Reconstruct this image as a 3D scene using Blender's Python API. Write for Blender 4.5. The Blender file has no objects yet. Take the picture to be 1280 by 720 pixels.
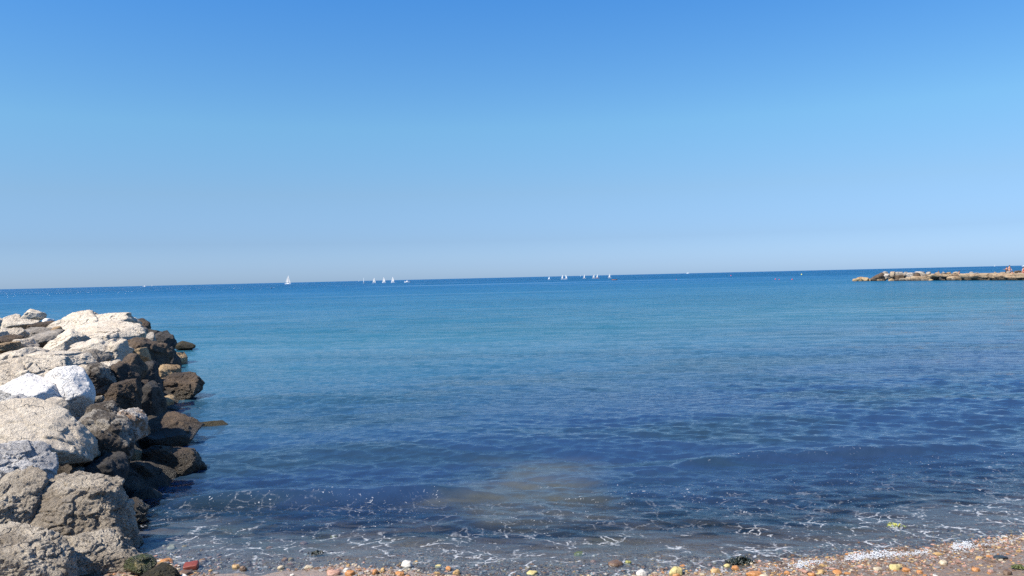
import bpy, bmesh, math, random
import numpy as np
from mathutils import Vector, Matrix

# ------------------------------------------------------------------ camera, sky, sun, exposure
S = bpy.context.scene
COL = S.collection
CAM_H = 2.2
F = 985.0                                   # focal length in photo pixels (1280 wide)
cam = bpy.data.cameras.new("camera")
cam.sensor_width = 36.0
cam.lens = F / 1280 * 36
cam.clip_start = 0.05
cam.clip_end = 60000
camo = bpy.data.objects.new("camera", cam)
COL.objects.link(camo)
PITCH = math.radians(-0.78)
ROLL = math.radians(-1.333)
CM = Matrix.Translation((0, 0, CAM_H)) @ Matrix.Rotation(math.pi / 2 + PITCH, 4, 'X') @ Matrix.Rotation(ROLL, 4, 'Z')
camo.matrix_world = CM
S.camera = camo

SUN_EL = math.radians(51)
SUN_AZ = math.radians(237)                  # clockwise from +Y (the sea): left and a little behind the viewer
world = bpy.data.worlds.new("World")
S.world = world
world.use_nodes = True
wn = world.node_tree
wn.nodes.clear()
w_out = wn.nodes.new("ShaderNodeOutputWorld")
w_bg = wn.nodes.new("ShaderNodeBackground")
sky = wn.nodes.new("ShaderNodeTexSky")
sky.sky_type = 'NISHITA'
sky.sun_disc = False
sky.sun_elevation = SUN_EL
sky.sun_rotation = SUN_AZ
sky.altitude = 0
sky.air_density = 1.0
sky.dust_density = 0.6
sky.ozone_density = 3.0
# the clear maritime air of the photo: bluer than the model's low sky, graded by elevation
w_tc = wn.nodes.new("ShaderNodeTexCoord")
w_sep = wn.nodes.new("ShaderNodeSeparateXYZ")
w_rmp = wn.nodes.new("ShaderNodeValToRGB")
w_mul = wn.nodes.new("ShaderNodeMix")
w_mul.data_type = 'RGBA'
w_mul.blend_type = 'MULTIPLY'
w_mul.inputs[0].default_value = 1.0
SKY_STOPS = [(0.0, (.365, .525, .89)), (.016, (.325, .465, .80)), (.047, (.29, .395, .625)), (.106, (.345, .443, .56)), (.186, (.362, .556, .635)), (.36, (.21, .525, .80)), (1.0, (.17, .40, .72))]
e_ = w_rmp.color_ramp.elements
e_[0].position, e_[0].color = SKY_STOPS[0][0], (*SKY_STOPS[0][1], 1)
e_[1].position, e_[1].color = SKY_STOPS[-1][0], (*SKY_STOPS[-1][1], 1)
for _p, _c in SKY_STOPS[1:-1]:
    e_.new(_p).color = (*_c, 1)
wn.links.new(w_tc.outputs['Generated'], w_sep.inputs[0])
wn.links.new(w_sep.outputs[2], w_rmp.inputs[0])
wn.links.new(sky.outputs[0], w_mul.inputs[6])
wn.links.new(w_rmp.outputs[0], w_mul.inputs[7])
w_bg.inputs['Strength'].default_value = 0.12
wn.links.new(w_mul.outputs[2], w_bg.inputs[0])
wn.links.new(w_bg.outputs[0], w_out.inputs[0])

sun = bpy.data.lights.new("sun", 'SUN')
sun.energy = 4.5
sun.angle = math.radians(0.5)
sun.color = (1.0, 0.93, 0.83)
suno = bpy.data.objects.new("sun", sun)
COL.objects.link(suno)
sd = Vector((math.sin(SUN_AZ) * math.cos(SUN_EL), math.cos(SUN_AZ) * math.cos(SUN_EL), math.sin(SUN_EL)))
suno.rotation_euler = sd.to_track_quat('Z', 'Y').to_euler()
suno.location = sd * 50

S.view_settings.view_transform = 'Standard'
S.view_settings.look = 'None'
S.view_settings.exposure = 1.0
S.view_settings.gamma = 1
S.view_settings.use_curve_mapping = False
S.render.engine = 'CYCLES'
S.cycles.use_denoising = False          # the sea's fine ripples are finer than the denoiser keeps
S.cycles.sample_clamp_indirect = 4
S.cycles.max_bounces = 8
S.cycles.transparent_max_bounces = 12

# ------------------------------------------------------------------ helpers
RNG = np.random.default_rng(7)
R3 = CM.to_3x3()


def ray(px, py):
    return R3 @ Vector(((px - 640) / F, (360 - py) / F, -1))


def at_y(px, py, d):
    """point of the photo's sight line at world distance y = d"""
    r = ray(px, py)
    return Vector((0, 0, CAM_H)) + r * (d / r.y)


def at_z(px, py, z=0.0):
    r = ray(px, py)
    return Vector((0, 0, CAM_H)) + r * ((z - CAM_H) / r.z)


def ss(a, b, x):
    t = np.clip((x - a) / (b - a), 0, 1)
    return t * t * (3 - 2 * t)


def vnoise(p, seed=0):
    """value noise in -1..1 at points p (n,3)"""
    i = np.floor(p).astype(np.int64)
    f = p - i
    f = f * f * f * (f * (f * 6 - 15) + 10)

    def h(ix, iy, iz):
        n = (ix * 374761393 + iy * 668265263 + iz * 2147483647 + seed * 1274126177) & 0xFFFFFFFF
        n = ((n ^ (n >> 13)) * 1274126177) & 0xFFFFFFFF
        n = (n ^ (n >> 16)) & 0xFFFFFF
        return n / float(0x7FFFFF) - 1.0
    x, y, z = i[:, 0], i[:, 1], i[:, 2]
    fx, fy, fz = f[:, 0], f[:, 1], f[:, 2]
    def lx(yy, zz):
        a = h(x, yy, zz)
        return a + (h(x + 1, yy, zz) - a) * fx
    a = lx(y, z); b = lx(y + 1, z); c = lx(y, z + 1); d = lx(y + 1, z + 1)
    e = a + (b - a) * fy
    g = c + (d - c) * fy
    return e + (g - e) * fz


def fbm(p, octaves=4, seed=0, gain=0.5, lac=2.07):
    s = np.zeros(len(p)); a = 1.0; q = p.copy()
    for k in range(octaves):
        s += a * vnoise(q, seed + k * 17)
        a *= gain
        q = q * lac + 3.7
    return s


def worley(p, seed=0):
    i = np.floor(p).astype(np.int64)
    f1 = np.full(len(p), 9.0); f2 = f1.copy(); idv = np.zeros(len(p))

    def hsh(ix, iy, iz, k):
        n = (ix * 374761393 + iy * 668265263 + iz * 1440662683 + (seed * 31 + k) * 1274126177) & 0xFFFFFFFF
        n = ((n ^ (n >> 13)) * 1274126177) & 0xFFFFFFFF
        return ((n ^ (n >> 16)) & 0xFFFFFF) / float(0xFFFFFF)
    for dx in (-1, 0, 1):
        for dy in (-1, 0, 1):
            for dz in (-1, 0, 1):
                c = i + np.array([dx, dy, dz])
                h = [hsh(c[:, 0], c[:, 1], c[:, 2], k) for k in range(4)]
                d = np.sqrt((c[:, 0] + h[0] - p[:, 0]) ** 2 + (c[:, 1] + h[1] - p[:, 1]) ** 2 + (c[:, 2] + h[2] - p[:, 2]) ** 2)
                m = d < f1
                f2 = np.where(m, f1, np.minimum(f2, d))
                idv = np.where(m, h[3], idv)
                f1 = np.where(m, d, f1)
    return f1, f2, idv


def new_obj(name, verts, faces, mat=None, parent=None, loc=(0, 0, 0), smooth=True):
    me = bpy.data.meshes.new(name)
    me.from_pydata([tuple(v) for v in verts], [], faces)
    me.update()
    if smooth:
        me.polygons.foreach_set('use_smooth', [True] * len(me.polygons))
    o = bpy.data.objects.new(name, me)
    COL.objects.link(o)
    if mat:
        me.materials.append(mat)
    o.location = loc
    if parent:
        o.parent = parent
    return o


def grid_mesh(name, V, nr, nc, mat):
    """fast quad grid from (nr*nc,3) vertices"""
    me = bpy.data.meshes.new(name)
    a = (np.arange(nr - 1)[:, None] * nc + np.arange(nc - 1)[None, :]).ravel()
    q = np.stack([a, a + 1, a + nc + 1, a + nc], 1).astype(np.int32)
    me.vertices.add(len(V))
    me.vertices.foreach_set('co', V.astype(np.float32).ravel())
    me.loops.add(q.size)
    me.loops.foreach_set('vertex_index', q.ravel())
    me.polygons.add(len(q))
    me.polygons.foreach_set('loop_start', np.arange(len(q), dtype=np.int32) * 4)
    me.polygons.foreach_set('use_smooth', np.ones(len(q), dtype=bool))
    me.update(calc_edges=True)
    me.validate()
    me.materials.append(mat)
    o = bpy.data.objects.new(name, me)
    COL.objects.link(o)
    return o


def attr(o, name, vals):
    a = o.data.attributes.new(name, 'FLOAT', 'POINT')
    a.data.foreach_set('value', np.asarray(vals, dtype=np.float32))


def tag(o, label, cat, group=None, kind=None):
    if label: o['label'] = label
    if cat: o['category'] = cat
    if group: o['group'] = group
    if kind: o['kind'] = kind
    return o


def empty(name, loc, rz=0.0):
    o = bpy.data.objects.new(name, None)
    o.empty_display_size = 0.1
    COL.objects.link(o)
    o.location = loc
    o.rotation_euler = (0, 0, rz)
    return o


class NT:
    """terse node building"""
    def __init__(self, name):
        self.m = bpy.data.materials.new(name)
        self.m.use_nodes = True
        self.t = self.m.node_tree
        self.t.nodes.clear()
        self.out = self.n('OutputMaterial')

    def n(self, typ, **kw):
        nd = self.t.nodes.new('ShaderNode' + typ)
        for k, v in kw.items():
            setattr(nd, k, v)
        return nd

    def put(self, sock, v):
        if isinstance(v, bpy.types.NodeSocket):
            self.t.links.new(v, sock)
        elif isinstance(v, tuple) and len(v) == 3 and sock.type == 'RGBA':
            sock.default_value = (*v, 1)
        else:
            sock.default_value = v

    def math(self, op, a, b=0.0, c=None, clamp=False):
        nd = self.n('Math', operation=op, use_clamp=clamp)
        self.put(nd.inputs[0], a); self.put(nd.inputs[1], b)
        if c is not None: self.put(nd.inputs[2], c)
        return nd.outputs[0]

    def mix(self, f, a, b, blend='MIX'):
        nd = self.n('Mix', data_type='RGBA', blend_type=blend)
        self.put(nd.inputs[0], f); self.put(nd.inputs[6], a); self.put(nd.inputs[7], b)
        return nd.outputs[2]

    def noise(self, vec, scale, detail=4, rough=0.55, dist=0.0):
        nd = self.n('TexNoise')
        self.put(nd.inputs['Vector'], vec)
        nd.inputs['Scale'].default_value = scale
        nd.inputs['Detail'].default_value = detail
        nd.inputs['Roughness'].default_value = rough
        nd.inputs['Distortion'].default_value = dist
        return nd.outputs[0]

    def step(self, v, a, b, lo=0.0, hi=1.0):
        nd = self.n('MapRange', interpolation_type='SMOOTHSTEP')
        self.put(nd.inputs[0], v)
        nd.inputs[1].default_value = a; nd.inputs[2].default_value = b
        nd.inputs[3].default_value = lo; nd.inputs[4].default_value = hi
        return nd.outputs[0]

    def mapping(self, vec, scale=(1, 1, 1), rot=(0, 0, 0)):
        nd = self.n('Mapping')
        self.put(nd.inputs[0], vec)
        nd.inputs[2].default_value = rot
        nd.inputs[3].default_value = scale
        return nd.outputs[0]

    def bump(self, h, strength, dist, normal=None):
        nd = self.n('Bump')
        nd.inputs['Strength'].default_value = strength
        nd.inputs['Distance'].default_value = dist
        self.put(nd.inputs['Height'], h)
        if normal is not None: self.put(nd.inputs['Normal'], normal)
        return nd.outputs[0]

    def surf(self, s):
        self.t.links.new(s, self.out.inputs[0])
        return self.m


def simple_mat(name, col, rough=0.6, var=0.15, scale=6.0):
    k = NT(name)
    tc = k.n('TexCoord').outputs['Object']
    n = k.noise(tc, scale, 5)
    dark = tuple(c * (1 - var) for c in col)
    lite = tuple(min(1, c * (1 + var)) for c in col)
    p = k.n('BsdfPrincipled')
    k.put(p.inputs['Base Color'], k.mix(n, dark, lite))
    p.inputs['Roughness'].default_value = rough
    return k.surf(p.outputs[0])


def rock_mat(name, c1, c2, dark, speck=0.5, big=1.6, bump=1.0, streak=None, wetline=0.22, contrast=(0.38, 0.62)):
    """weathered stone: two tones in patches, dark pits and lichen specks, a wet weedy band at the waterline"""
    k = NT(name)
    tc = k.n('TexCoord').outputs['Object']
    info = k.n('ObjectInfo')
    off = k.n('VectorMath', operation='MULTIPLY_ADD')
    k.put(off.inputs[0], info.outputs['Random']); off.inputs[1].default_value = (37, 19, 53)
    k.put(off.inputs[2], tc)
    v = off.outputs[0]
    n1 = k.noise(v, big, 9, 0.62, 0.6)
    n2 = k.noise(v, big * 9, 8, 0.7)
    n3 = k.noise(v, 34, 6, 0.7)
    n4 = k.noise(v, 5.0, 10, 0.75, 1.2)
    col = k.mix(k.step(n1, contrast[0], contrast[1]), c1, c2)
    col = k.mix(k.math('MULTIPLY', k.step(n2, 0.54, 0.66), 0.6), col, c2)
    lite = tuple(min(0.9, c * 1.18) for c in c1)
    col = k.mix(k.math('MULTIPLY', k.step(n4, 0.56, 0.64), 0.55), col, lite)
    if streak:
        col = k.mix(k.math('MULTIPLY', k.step(k.noise(v, 3.1, 6, 0.6, 1.5), 0.5, 0.62), 0.8), col, streak)
    pit = k.step(n3, 0.60 - 0.08 * speck, 0.70 - 0.06 * speck)
    col = k.mix(k.math('MULTIPLY', pit, min(1, 0.45 + 0.4 * speck)), col, dark)
    crack = k.n('TexVoronoi', feature='DISTANCE_TO_EDGE')
    wv = k.n('VectorMath', operation='ADD')
    k.put(wv.inputs[0], v)
    nv = k.n('TexNoise'); k.put(nv.inputs['Vector'], v); nv.inputs['Scale'].default_value = 4
    sc = k.n('VectorMath', operation='SCALE'); k.put(sc.inputs[0], nv.outputs['Color']); sc.inputs['Scale'].default_value = 0.5
    k.put(wv.inputs[1], sc.outputs[0])
    k.put(crack.inputs['Vector'], k.mapping(wv.outputs[0], (1, 1, 2.2)))
    crack.inputs['Scale'].default_value = 2.3
    ck = k.step(crack.outputs['Distance'], 0.0, 0.03)
    ckm = k.math('MULTIPLY', k.math('SUBTRACT', 1.0, ck), k.step(k.noise(v, 1.7, 3), 0.5, 0.6))
    col = k.mix(k.math('MULTIPLY', ckm, 0.3), col, dark)
    # tide band
    geo = k.n('NewGeometry')
    sep = k.n('SeparateXYZ'); k.put(sep.inputs[0], geo.outputs['Position'])
    zz = k.math('ADD', sep.outputs[2], k.math('MULTIPLY', k.math('SUBTRACT', n1, 0.5), 0.35))
    wet = k.step(zz, wetline, wetline - 0.16)
    col = k.mix(k.math('MULTIPLY', wet, 0.8), col, (0.028, 0.022, 0.012))
    h = k.math('ADD', k.math('MULTIPLY', n2, 0.7), k.math('MULTIPLY', n3, 0.28))
    h = k.math('ADD', h, k.math('MULTIPLY', n4, 0.8))
    h = k.math('SUBTRACT', h, k.math('MULTIPLY', ckm, 0.5))
    b = k.bump(h, 1.0, 0.075 * bump)
    p = k.n('BsdfPrincipled')
    k.put(p.inputs['Base Color'], col)
    k.put(p.inputs['Normal'], b)
    k.put(p.inputs['Roughness'], k.math('SUBTRACT', 0.88, k.math('MULTIPLY', wet, 0.45)))
    return k.surf(p.outputs[0])


M = {}
M['cream'] = rock_mat('cream_limestone', (0.68, 0.595, 0.475), (0.54, 0.455, 0.35), (0.13, 0.10, 0.075), 0.45, 1.5, 1.25)
M['white'] = rock_mat('white_limestone', (0.80, 0.765, 0.71), (0.68, 0.64, 0.59), (0.25, 0.23, 0.22), 0.1, 1.2, 0.8)
M['grey'] = rock_mat('grey_limestone', (0.34, 0.30, 0.25), (0.20, 0.17, 0.135), (0.06, 0.055, 0.05), 0.6, 2.0)
M['mottled'] = rock_mat('mottled_limestone', (0.42, 0.37, 0.30), (0.085, 0.066, 0.048), (0.025, 0.02, 0.016), 0.9, 4.5, 1.6, contrast=(0.42, 0.53))
M['rough'] = rock_mat('pitted_limestone', (0.60, 0.52, 0.41), (0.31, 0.255, 0.19), (0.045, 0.038, 0.03), 0.9, 1.5, 1.8, streak=(0.36, 0.31, 0.245), wetline=0.05, contrast=(0.44, 0.60))
M['brown'] = rock_mat('weedy_brown_rock', (0.125, 0.084, 0.050), (0.046, 0.032, 0.022), (0.022, 0.018, 0.014), 0.7, 2.2, 1.2, wetline=0.3)
M['tan'] = rock_mat('tan_rock', (0.40, 0.29, 0.16), (0.25, 0.165, 0.085), (0.07, 0.05, 0.03), 0.6, 2.0, 1.0, wetline=0.12)
M['rust'] = rock_mat('rusty_limestone', (0.60, 0.54, 0.47), (0.30, 0.175, 0.09), (0.07, 0.05, 0.035), 0.7, 2.6, 1.2, contrast=(0.44, 0.54))
M['speckled'] = rock_mat('speckled_limestone', (0.72, 0.69, 0.65), (0.46, 0.44, 0.42), (0.07, 0.065, 0.06), 0.9, 3.0, 1.2)
M['brownblock'] = rock_mat('brown_weathered_block', (0.26, 0.18, 0.105), (0.13, 0.09, 0.055), (0.04, 0.03, 0.02), 0.8, 0.8, 2.5, wetline=0.5)
M['jcream'] = rock_mat('pale_jetty_rock', (0.38, 0.30, 0.21), (0.24, 0.175, 0.115), (0.08, 0.06, 0.045), 0.7, 0.8, 2.0)
M['jwhite'] = rock_mat('white_jetty_rock', (0.50, 0.45, 0.39), (0.24, 0.20, 0.16), (0.08, 0.065, 0.05), 0.6, 1.0, 2.0)
M['dark'] = rock_mat('dark_wet_and_shade_rock', (0.060, 0.052, 0.044), (0.030, 0.027, 0.024), (0.012, 0.011, 0.010), 0.6, 2.5, 1.1)  # dark stone; on the boulders in deep shade it paints the shade too
M['weed'] = rock_mat('weedy_stone', (0.065, 0.050, 0.018), (0.028, 0.024, 0.010), (0.01, 0.012, 0.005), 0.8, 7, 1.6, wetline=-0.3)

# ------------------------------------------------------------------ terrain
_wl = [(-60, 9.0), (-12, 7.2), (-6, 6.7)]
for px, py in ((165, 693), (300, 711), (450, 719), (640, 723), (860, 720), (960, 713), (1100, 692), (1190, 682), (1280, 671)):
    p = at_z(px, py)
    _wl.append((p.x, p.y))
_wl += [(8, 7.6), (20, 10), (60, 20)]
WLX = np.array([a for a, b in _wl]); WLY = np.array([b for a, b in _wl])


def waterline(x):
    k = np.linspace(-0.5, 0.5, 7)
    return sum(np.interp(x + t, WLX, WLY) for t in k) / 7


GROIN = [at_z(165, 690), at_z(188, 645), at_z(240, 592), at_z(205, 548), at_z(246, 494), at_z(228, 458), at_z(212, 438), at_z(190, 424)]
GROIN = [(p.x, p.y) for p in GROIN] + [(-13.5, 30), (-17, 30), (-15.5, 22), (-9.5, 10), (-6.5, 4), (-4.5, 3)]


def poly_inside_dist(x, y, poly):
    P = np.array(poly); Q = np.roll(P, -1, 0)
    ins = np.zeros(x.shape, bool); dm = np.full(x.shape, 1e9)
    for (x0, y0), (x1, y1) in zip(P, Q):
        c = ((y0 > y) != (y1 > y)) & (x < (x1 - x0) * (y - y0) / (y1 - y0 + 1e-12) + x0)
        ins ^= c
        ex, ey = x1 - x0, y1 - y0
        t = np.clip(((x - x0) * ex + (y - y0) * ey) / (ex * ex + ey * ey), 0, 1)
        dm = np.minimum(dm, np.hypot(x - x0 - t * ex, y - y0 - t * ey))
    return np.where(ins, dm, -dm)


def ground_z(x, y):
    s = y - waterline(x)
    z = np.where(s < 0, -0.10 * s, -0.085 * s)
    z = np.where(s < -12, 1.2 + 0.01 * (-12 - s), z)
    z = np.where(s > 4, -0.34 - 0.05 * (s - 4), z)
    z = np.maximum(z, -4)
    P = np.stack([x, y, np.zeros_like(x)], -1).reshape(-1, 3)
    n = fbm(P * 0.9, 3, 5).reshape(x.shape) * 0.018 + fbm(P * 5, 2, 9).reshape(x.shape) * 0.005
    return z + n * np.clip(1 - np.abs(s) / 40, 0.1, 1)


def axis(parts):
    out = []
    for a, b, st in parts:
        out += list(np.arange(a, b, st))
    out.append(parts[-1][1])
    return np.array(out)


gx = axis([(-6000, -200, 725), (-200, -20, 15), (-20, -8, 0.4), (-8, 6.5, 0.06), (6.5, 20, 0.4), (20, 200, 15), (200, 6000, 725)])
gy = axis([(-6000, -100, 590), (-100, -6, 6), (-6, 2, 0.4), (2, 10, 0.05), (10, 30, 0.3), (30, 120, 6), (120, 12000, 1188)])
GX, GY = np.meshgrid(gx, gy)
GZ = ground_z(GX, GY)

k = NT('wet_shingle_sand')
geo = k.n('NewGeometry').outputs['Position']
n1 = k.noise(geo, 1.1, 6, 0.6)
n2 = k.noise(geo, 22, 6, 0.7)
n3 = k.noise(geo, 90, 4, 0.7)
col = k.mix(n1, (0.28, 0.22, 0.18), (0.21, 0.165, 0.135))
col = k.mix(k.math('MULTIPLY', k.step(n2, 0.5, 0.66), 0.6), col, (0.13, 0.095, 0.07))
col = k.mix(k.math('MULTIPLY', k.step(n3, 0.56, 0.68), 0.5), col, (0.36, 0.28, 0.21))
ochre = k.step(k.noise(geo, 9, 5, 0.65, 0.5), 0.58, 0.68)
col = k.mix(k.math('MULTIPLY', ochre, 0.45), col, (0.30, 0.18, 0.07))
sep = k.n('SeparateXYZ'); k.put(sep.inputs[0], geo)
right = k.step(k.math('ADD', sep.outputs[0], k.math('MULTIPLY', k.math('SUBTRACT', n1, 0.5), 2.0)), 0.6, 2.2)
col = k.mix(k.math('MULTIPLY', right, 0.62), col, k.mix(n2, (0.05, 0.035, 0.024), (0.20, 0.13, 0.08)))
vp = k.n('TexVoronoi'); k.put(vp.inputs['Vector'], k.mapping(geo, (1, 1.15, 0.3))); vp.inputs['Scale'].default_value = 26
vs = k.n('SeparateColor'); k.put(vs.inputs[0], vp.outputs['Color'])
pr = k.n('ValToRGB'); k.put(pr.inputs[0], vs.outputs[0])
pe = pr.color_ramp.elements
pe[0].position, pe[0].color = 0.0, (0.07, 0.05, 0.035, 1)
pe[1].position, pe[1].color = 1.0, (0.44, 0.36, 0.26, 1)
for q_, c_ in ((0.3, (0.15, 0.11, 0.08)), (0.5, (0.25, 0.19, 0.14)), (0.65, (0.33, 0.20, 0.08)), (0.78, (0.36, 0.17, 0.06)), (0.88, (0.20, 0.17, 0.15))):
    pe.new(q_).color = (*c_, 1)
shing = k.math('MULTIPLY', k.step(sep.outputs[2], -0.09, -0.02), k.step(sep.outputs[2], 0.16, 0.06))
notsand = k.step(k.math('ADD', sep.outputs[0], k.math('MULTIPLY', k.math('SUBTRACT', n1, 0.5), 1.2)), -1.5, -0.9)
shing = k.math('MULTIPLY', shing, k.math('ADD', 0.25, k.math('MULTIPLY', notsand, 0.65)))
shing = k.math('MULTIPLY', shing, k.step(vp.outputs['Distance'], 0.55, 0.40))
shing = k.math('MULTIPLY', shing, k.math('SUBTRACT', 1.0, k.math('MULTIPLY', right, 0.5)))
col = k.mix(shing, col, pr.outputs[0])
deep = k.step(sep.outputs[2], -0.03, -0.11)
oliv = k.math('MULTIPLY', k.step(k.noise(geo, 0.9, 4, 0.6, 0.6), 0.48, 0.62), deep)
col = k.mix(k.math('MULTIPLY', oliv, 0.65), col, (0.115, 0.11, 0.05))
weedn = k.noise(k.mapping(geo, (0.9, 1.9, 1)), 1.5, 6, 0.62, 0.9)
thr = k.math('SUBTRACT', weedn, k.math('MULTIPLY', deep, -0.16))
weed = k.math('MULTIPLY', k.step(thr, 0.64, 0.72), deep)
col = k.mix(k.math('MULTIPLY', weed, 0.92), col, (0.016, 0.022, 0.020))
p = k.n('BsdfPrincipled')
k.put(p.inputs['Base Color'], col)
wet = k.step(sep.outputs[2], 0.12, 0.02)
k.put(p.inputs['Roughness'], k.math('SUBTRACT', 0.8, k.math('MULTIPLY', wet, 0.45)))
hh = k.math('ADD', k.math('MULTIPLY', n2, 0.6), k.math('MULTIPLY', n3, 0.3))
hh = k.math('SUBTRACT', hh, k.math('MULTIPLY', k.math('MULTIPLY', vp.outputs['Distance'], shing), 1.2))
k.put(p.inputs['Normal'], k.bump(hh, 0.8, 0.025))
M['ground'] = k.surf(p.outputs[0])
g = grid_mesh('beach', np.stack([GX, GY, GZ], -1).reshape(-1, 3), len(gy), len(gx), M['ground'])
tag(g, 'wet sandy shingle beach sloping under the sea', 'beach', kind='structure')

# rubble that fills the groin between its boulders
rx = np.arange(-17, -2.4, 0.05); ry = np.arange(3, 30, 0.07)
RX, RY = np.meshgrid(rx, ry)
ID = poly_inside_dist(RX, RY, GROIN)
PP = np.stack([RX, RY, np.zeros_like(RX)], -1).reshape(-1, 3)
cap = 0.30 + 0.45 * ss(7, 10, RY)
RZ = np.minimum(cap, ID * 0.55) - 0.12 + 0.10 * fbm(PP * 2.2, 4, 31).reshape(RX.shape)
wf1, wf2, wid = worley(PP * 3.2 + 0.12 * fbm(PP * 2, 2, 8)[:, None], 12)
RZ += (0.13 * (wid - 0.5) * ss(0, 0.15, wf2 - wf1) - 0.08 * np.exp(-(wf2 - wf1) / 0.06)).reshape(RX.shape)
RZ = np.where(ID < -0.4, -1.5, RZ)
M['rubble'] = rock_mat('dark_rubble', (0.13, 0.105, 0.08), (0.06, 0.05, 0.04), (0.02, 0.017, 0.014), 0.9, 3, 1.8)
rb = grid_mesh('rubble', np.stack([RX, RY, RZ], -1).reshape(-1, 3), len(ry), len(rx), M['rubble'])
tag(rb, 'rough grey-brown rubble filling the groin between and behind its boulders', 'rubble', kind='stuff')

# ------------------------------------------------------------------ sea
fr = F * 0.8
rr = [3.6]
while rr[-1] < 14000:
    r = rr[-1]
    rr.append(r + min(max(0.018, 0.55 * r * r / (fr * CAM_H)), r * 0.25))
rr = np.array(rr)
aa = np.radians(np.concatenate([np.arange(-88, -44, 0.6), np.arange(-44, 44, 0.095), np.arange(44, 88.1, 0.6)]))
RR, AA = np.meshgrid(rr, aa, indexing='ij')
WX = RR * np.sin(AA); WY = RR * np.cos(AA)
DR = np.gradient(rr)[:, None] * np.ones_like(WX)
SH = WY - waterline(WX)
WZ = np.zeros_like(WX)
rng = np.random.default_rng(21)
near = (RR < 400)
for lam, amp, nw, spread in ((9, .012, 3, 10), (5, .009, 5, 16), (2.8, .0065, 7, 14), (1.5, .0032, 10, 18), (0.85, .0028, 14, 16), (0.5, .0029, 20, 20), (0.28, .0026, 26, 25), (0.16, .0015, 18, 36)):
    att = np.clip((lam / (2.3 * DR)) - 0.6, 0, 1)
    for j in range(nw):
        l = lam * rng.uniform(0.75, 1.3)
        th = math.radians(rng.normal(-6, spread))        # crests run along X, waves come ashore
        kx, ky = 2 * math.pi / l * math.sin(th), -2 * math.pi / l * math.cos(th)
        ph = rng.uniform(0, 2 * math.pi)
        w = kx * WX + ky * WY + ph
        WZ += att * amp * rng.uniform(0.5, 1.0) * (np.sin(w) + 0.22 * np.cos(2 * w))
PW = np.stack([WX, WY, WX * 0], -1).reshape(-1, 3)
gust = 0.85 + 0.45 * fbm(PW * np.array([0.10, 0.22, 0]), 3, 77).reshape(WX.shape)
shore_fade = np.clip((SH + 0.2) / 2.6, 0.10, 1.0)
WZ *= gust * shore_fade * np.where(near, 1, 0.5)


def swell(px0, py0, px1, py1, h, wf, wb, bend=0.0):
    """one small wave about to break: steep towards the beach, long behind"""
    a, b = at_z(px0, py0), at_z(px1, py1)
    L = math.hypot(b.x - a.x, b.y - a.y)
    tx, ty = (b.x - a.x) / L, (b.y - a.y) / L
    u = ((WX - a.x) * tx + (WY - a.y) * ty) / L
    vv = -(WX - a.x) * ty + (WY - a.y) * tx - bend * np.sin(np.clip(u, 0, 1) * math.pi)
    vv = vv + 0.10 * vnoise(np.stack([WX * 1.3, WX * 0, WX * 0], -1).reshape(-1, 3), 3).reshape(WX.shape)
    prof = np.where(vv < 0, np.exp(-(vv / wf) ** 2), np.exp(-(vv / wb) ** 2))
    end = ss(-0.25, 0.18, u) * (1 - ss(0.8, 1.25, u))
    return h * prof * end


w1 = swell(250, 628, 580, 622, 0.12, 0.13, 0.34, 0.05)
w2 = swell(860, 582, 1190, 564, 0.09, 0.12, 0.28, 0.1)
w3 = swell(560, 662, 1000, 648, 0.014, 0.16, 0.5, 0.1)
w4 = swell(640, 600, 900, 596, 0.022, 0.28, 0.6, 0.0)
w5 = swell(820, 532, 1010, 528, 0.03, 0.35, 0.8, 0.0)
w6 = swell(300, 500, 720, 486, 0.045, 0.6, 1.2, 0.0)
w7 = swell(380, 560, 760, 560, 0.022, 0.35, 0.8, 0.0)
WZ += w1 + w2 + w3 + w4 + w5 + w6 + w7
BED = ground_z(WX, WY)
DEPTH = np.maximum(WZ - BED, 0)

k = NT('sea_water')
geo = k.n('NewGeometry').outputs['Position']
at_d = k.n('Attribute', attribute_name='depth').outputs['Fac']
at_s = k.n('Attribute', attribute_name='shore').outputs['Fac']
at_f = k.n('Attribute', attribute_name='foam').outputs['Fac']
sep = k.n('SeparateXYZ'); k.put(sep.inputs[0], geo)
X, Y = sep.outputs[0], sep.outputs[1]
flat = k.n('CombineXYZ'); k.put(flat.inputs[0], X); k.put(flat.inputs[1], Y)
flat = flat.outputs[0]
# ripples too small for the mesh, growing coarser seaward
ra = k.noise(k.mapping(flat, (0.60, 1.15, 1), (0, 0, 0.12)), 6.0, 6, 0.62, 0.3)
rb_ = k.noise(k.mapping(flat, (0.5, 1.1, 1), (0, 0, -0.08)), 1.1, 5, 0.6, 0.2)
rc = k.noise(k.mapping(flat, (0.45, 1.0, 1), (0, 0, 0.05)), 0.22, 4, 0.55, 0.2)
nearf = k.step(at_s, 0.0, 3.0, 0.35, 1.0)
far1 = k.step(at_s, 10, 45)
far2 = k.step(at_s, 8, 60)
rd = k.noise(k.mapping(flat, (0.4, 1.0, 1), (0, 0, 0.03)), 0.055, 5, 0.6, 0.2)
far3 = k.step(at_s, 90, 420)
wind = k.step(k.noise(k.mapping(flat, (0.0045, 0.020, 1), (0, 0, 0.03)), 1.0, 7, 0.66, 0.4), 0.38, 0.62, 0.35, 1.3)
h1 = k.math('MULTIPLY', k.math('MULTIPLY', ra, nearf), 0.055)
h2 = k.math('MULTIPLY', k.math('MULTIPLY', rb_, far1), 0.26)
h3 = k.math('ADD', k.math('MULTIPLY', k.math('MULTIPLY', rc, far2), 1.6), k.math('MULTIPLY', k.math('MULTIPLY', rd, far3), 8.0))
h = k.math('MULTIPLY', k.math('ADD', k.math('ADD', h1, h2), h3), wind)
nrm = k.bump(h, 1.0, 1.0)
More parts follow.
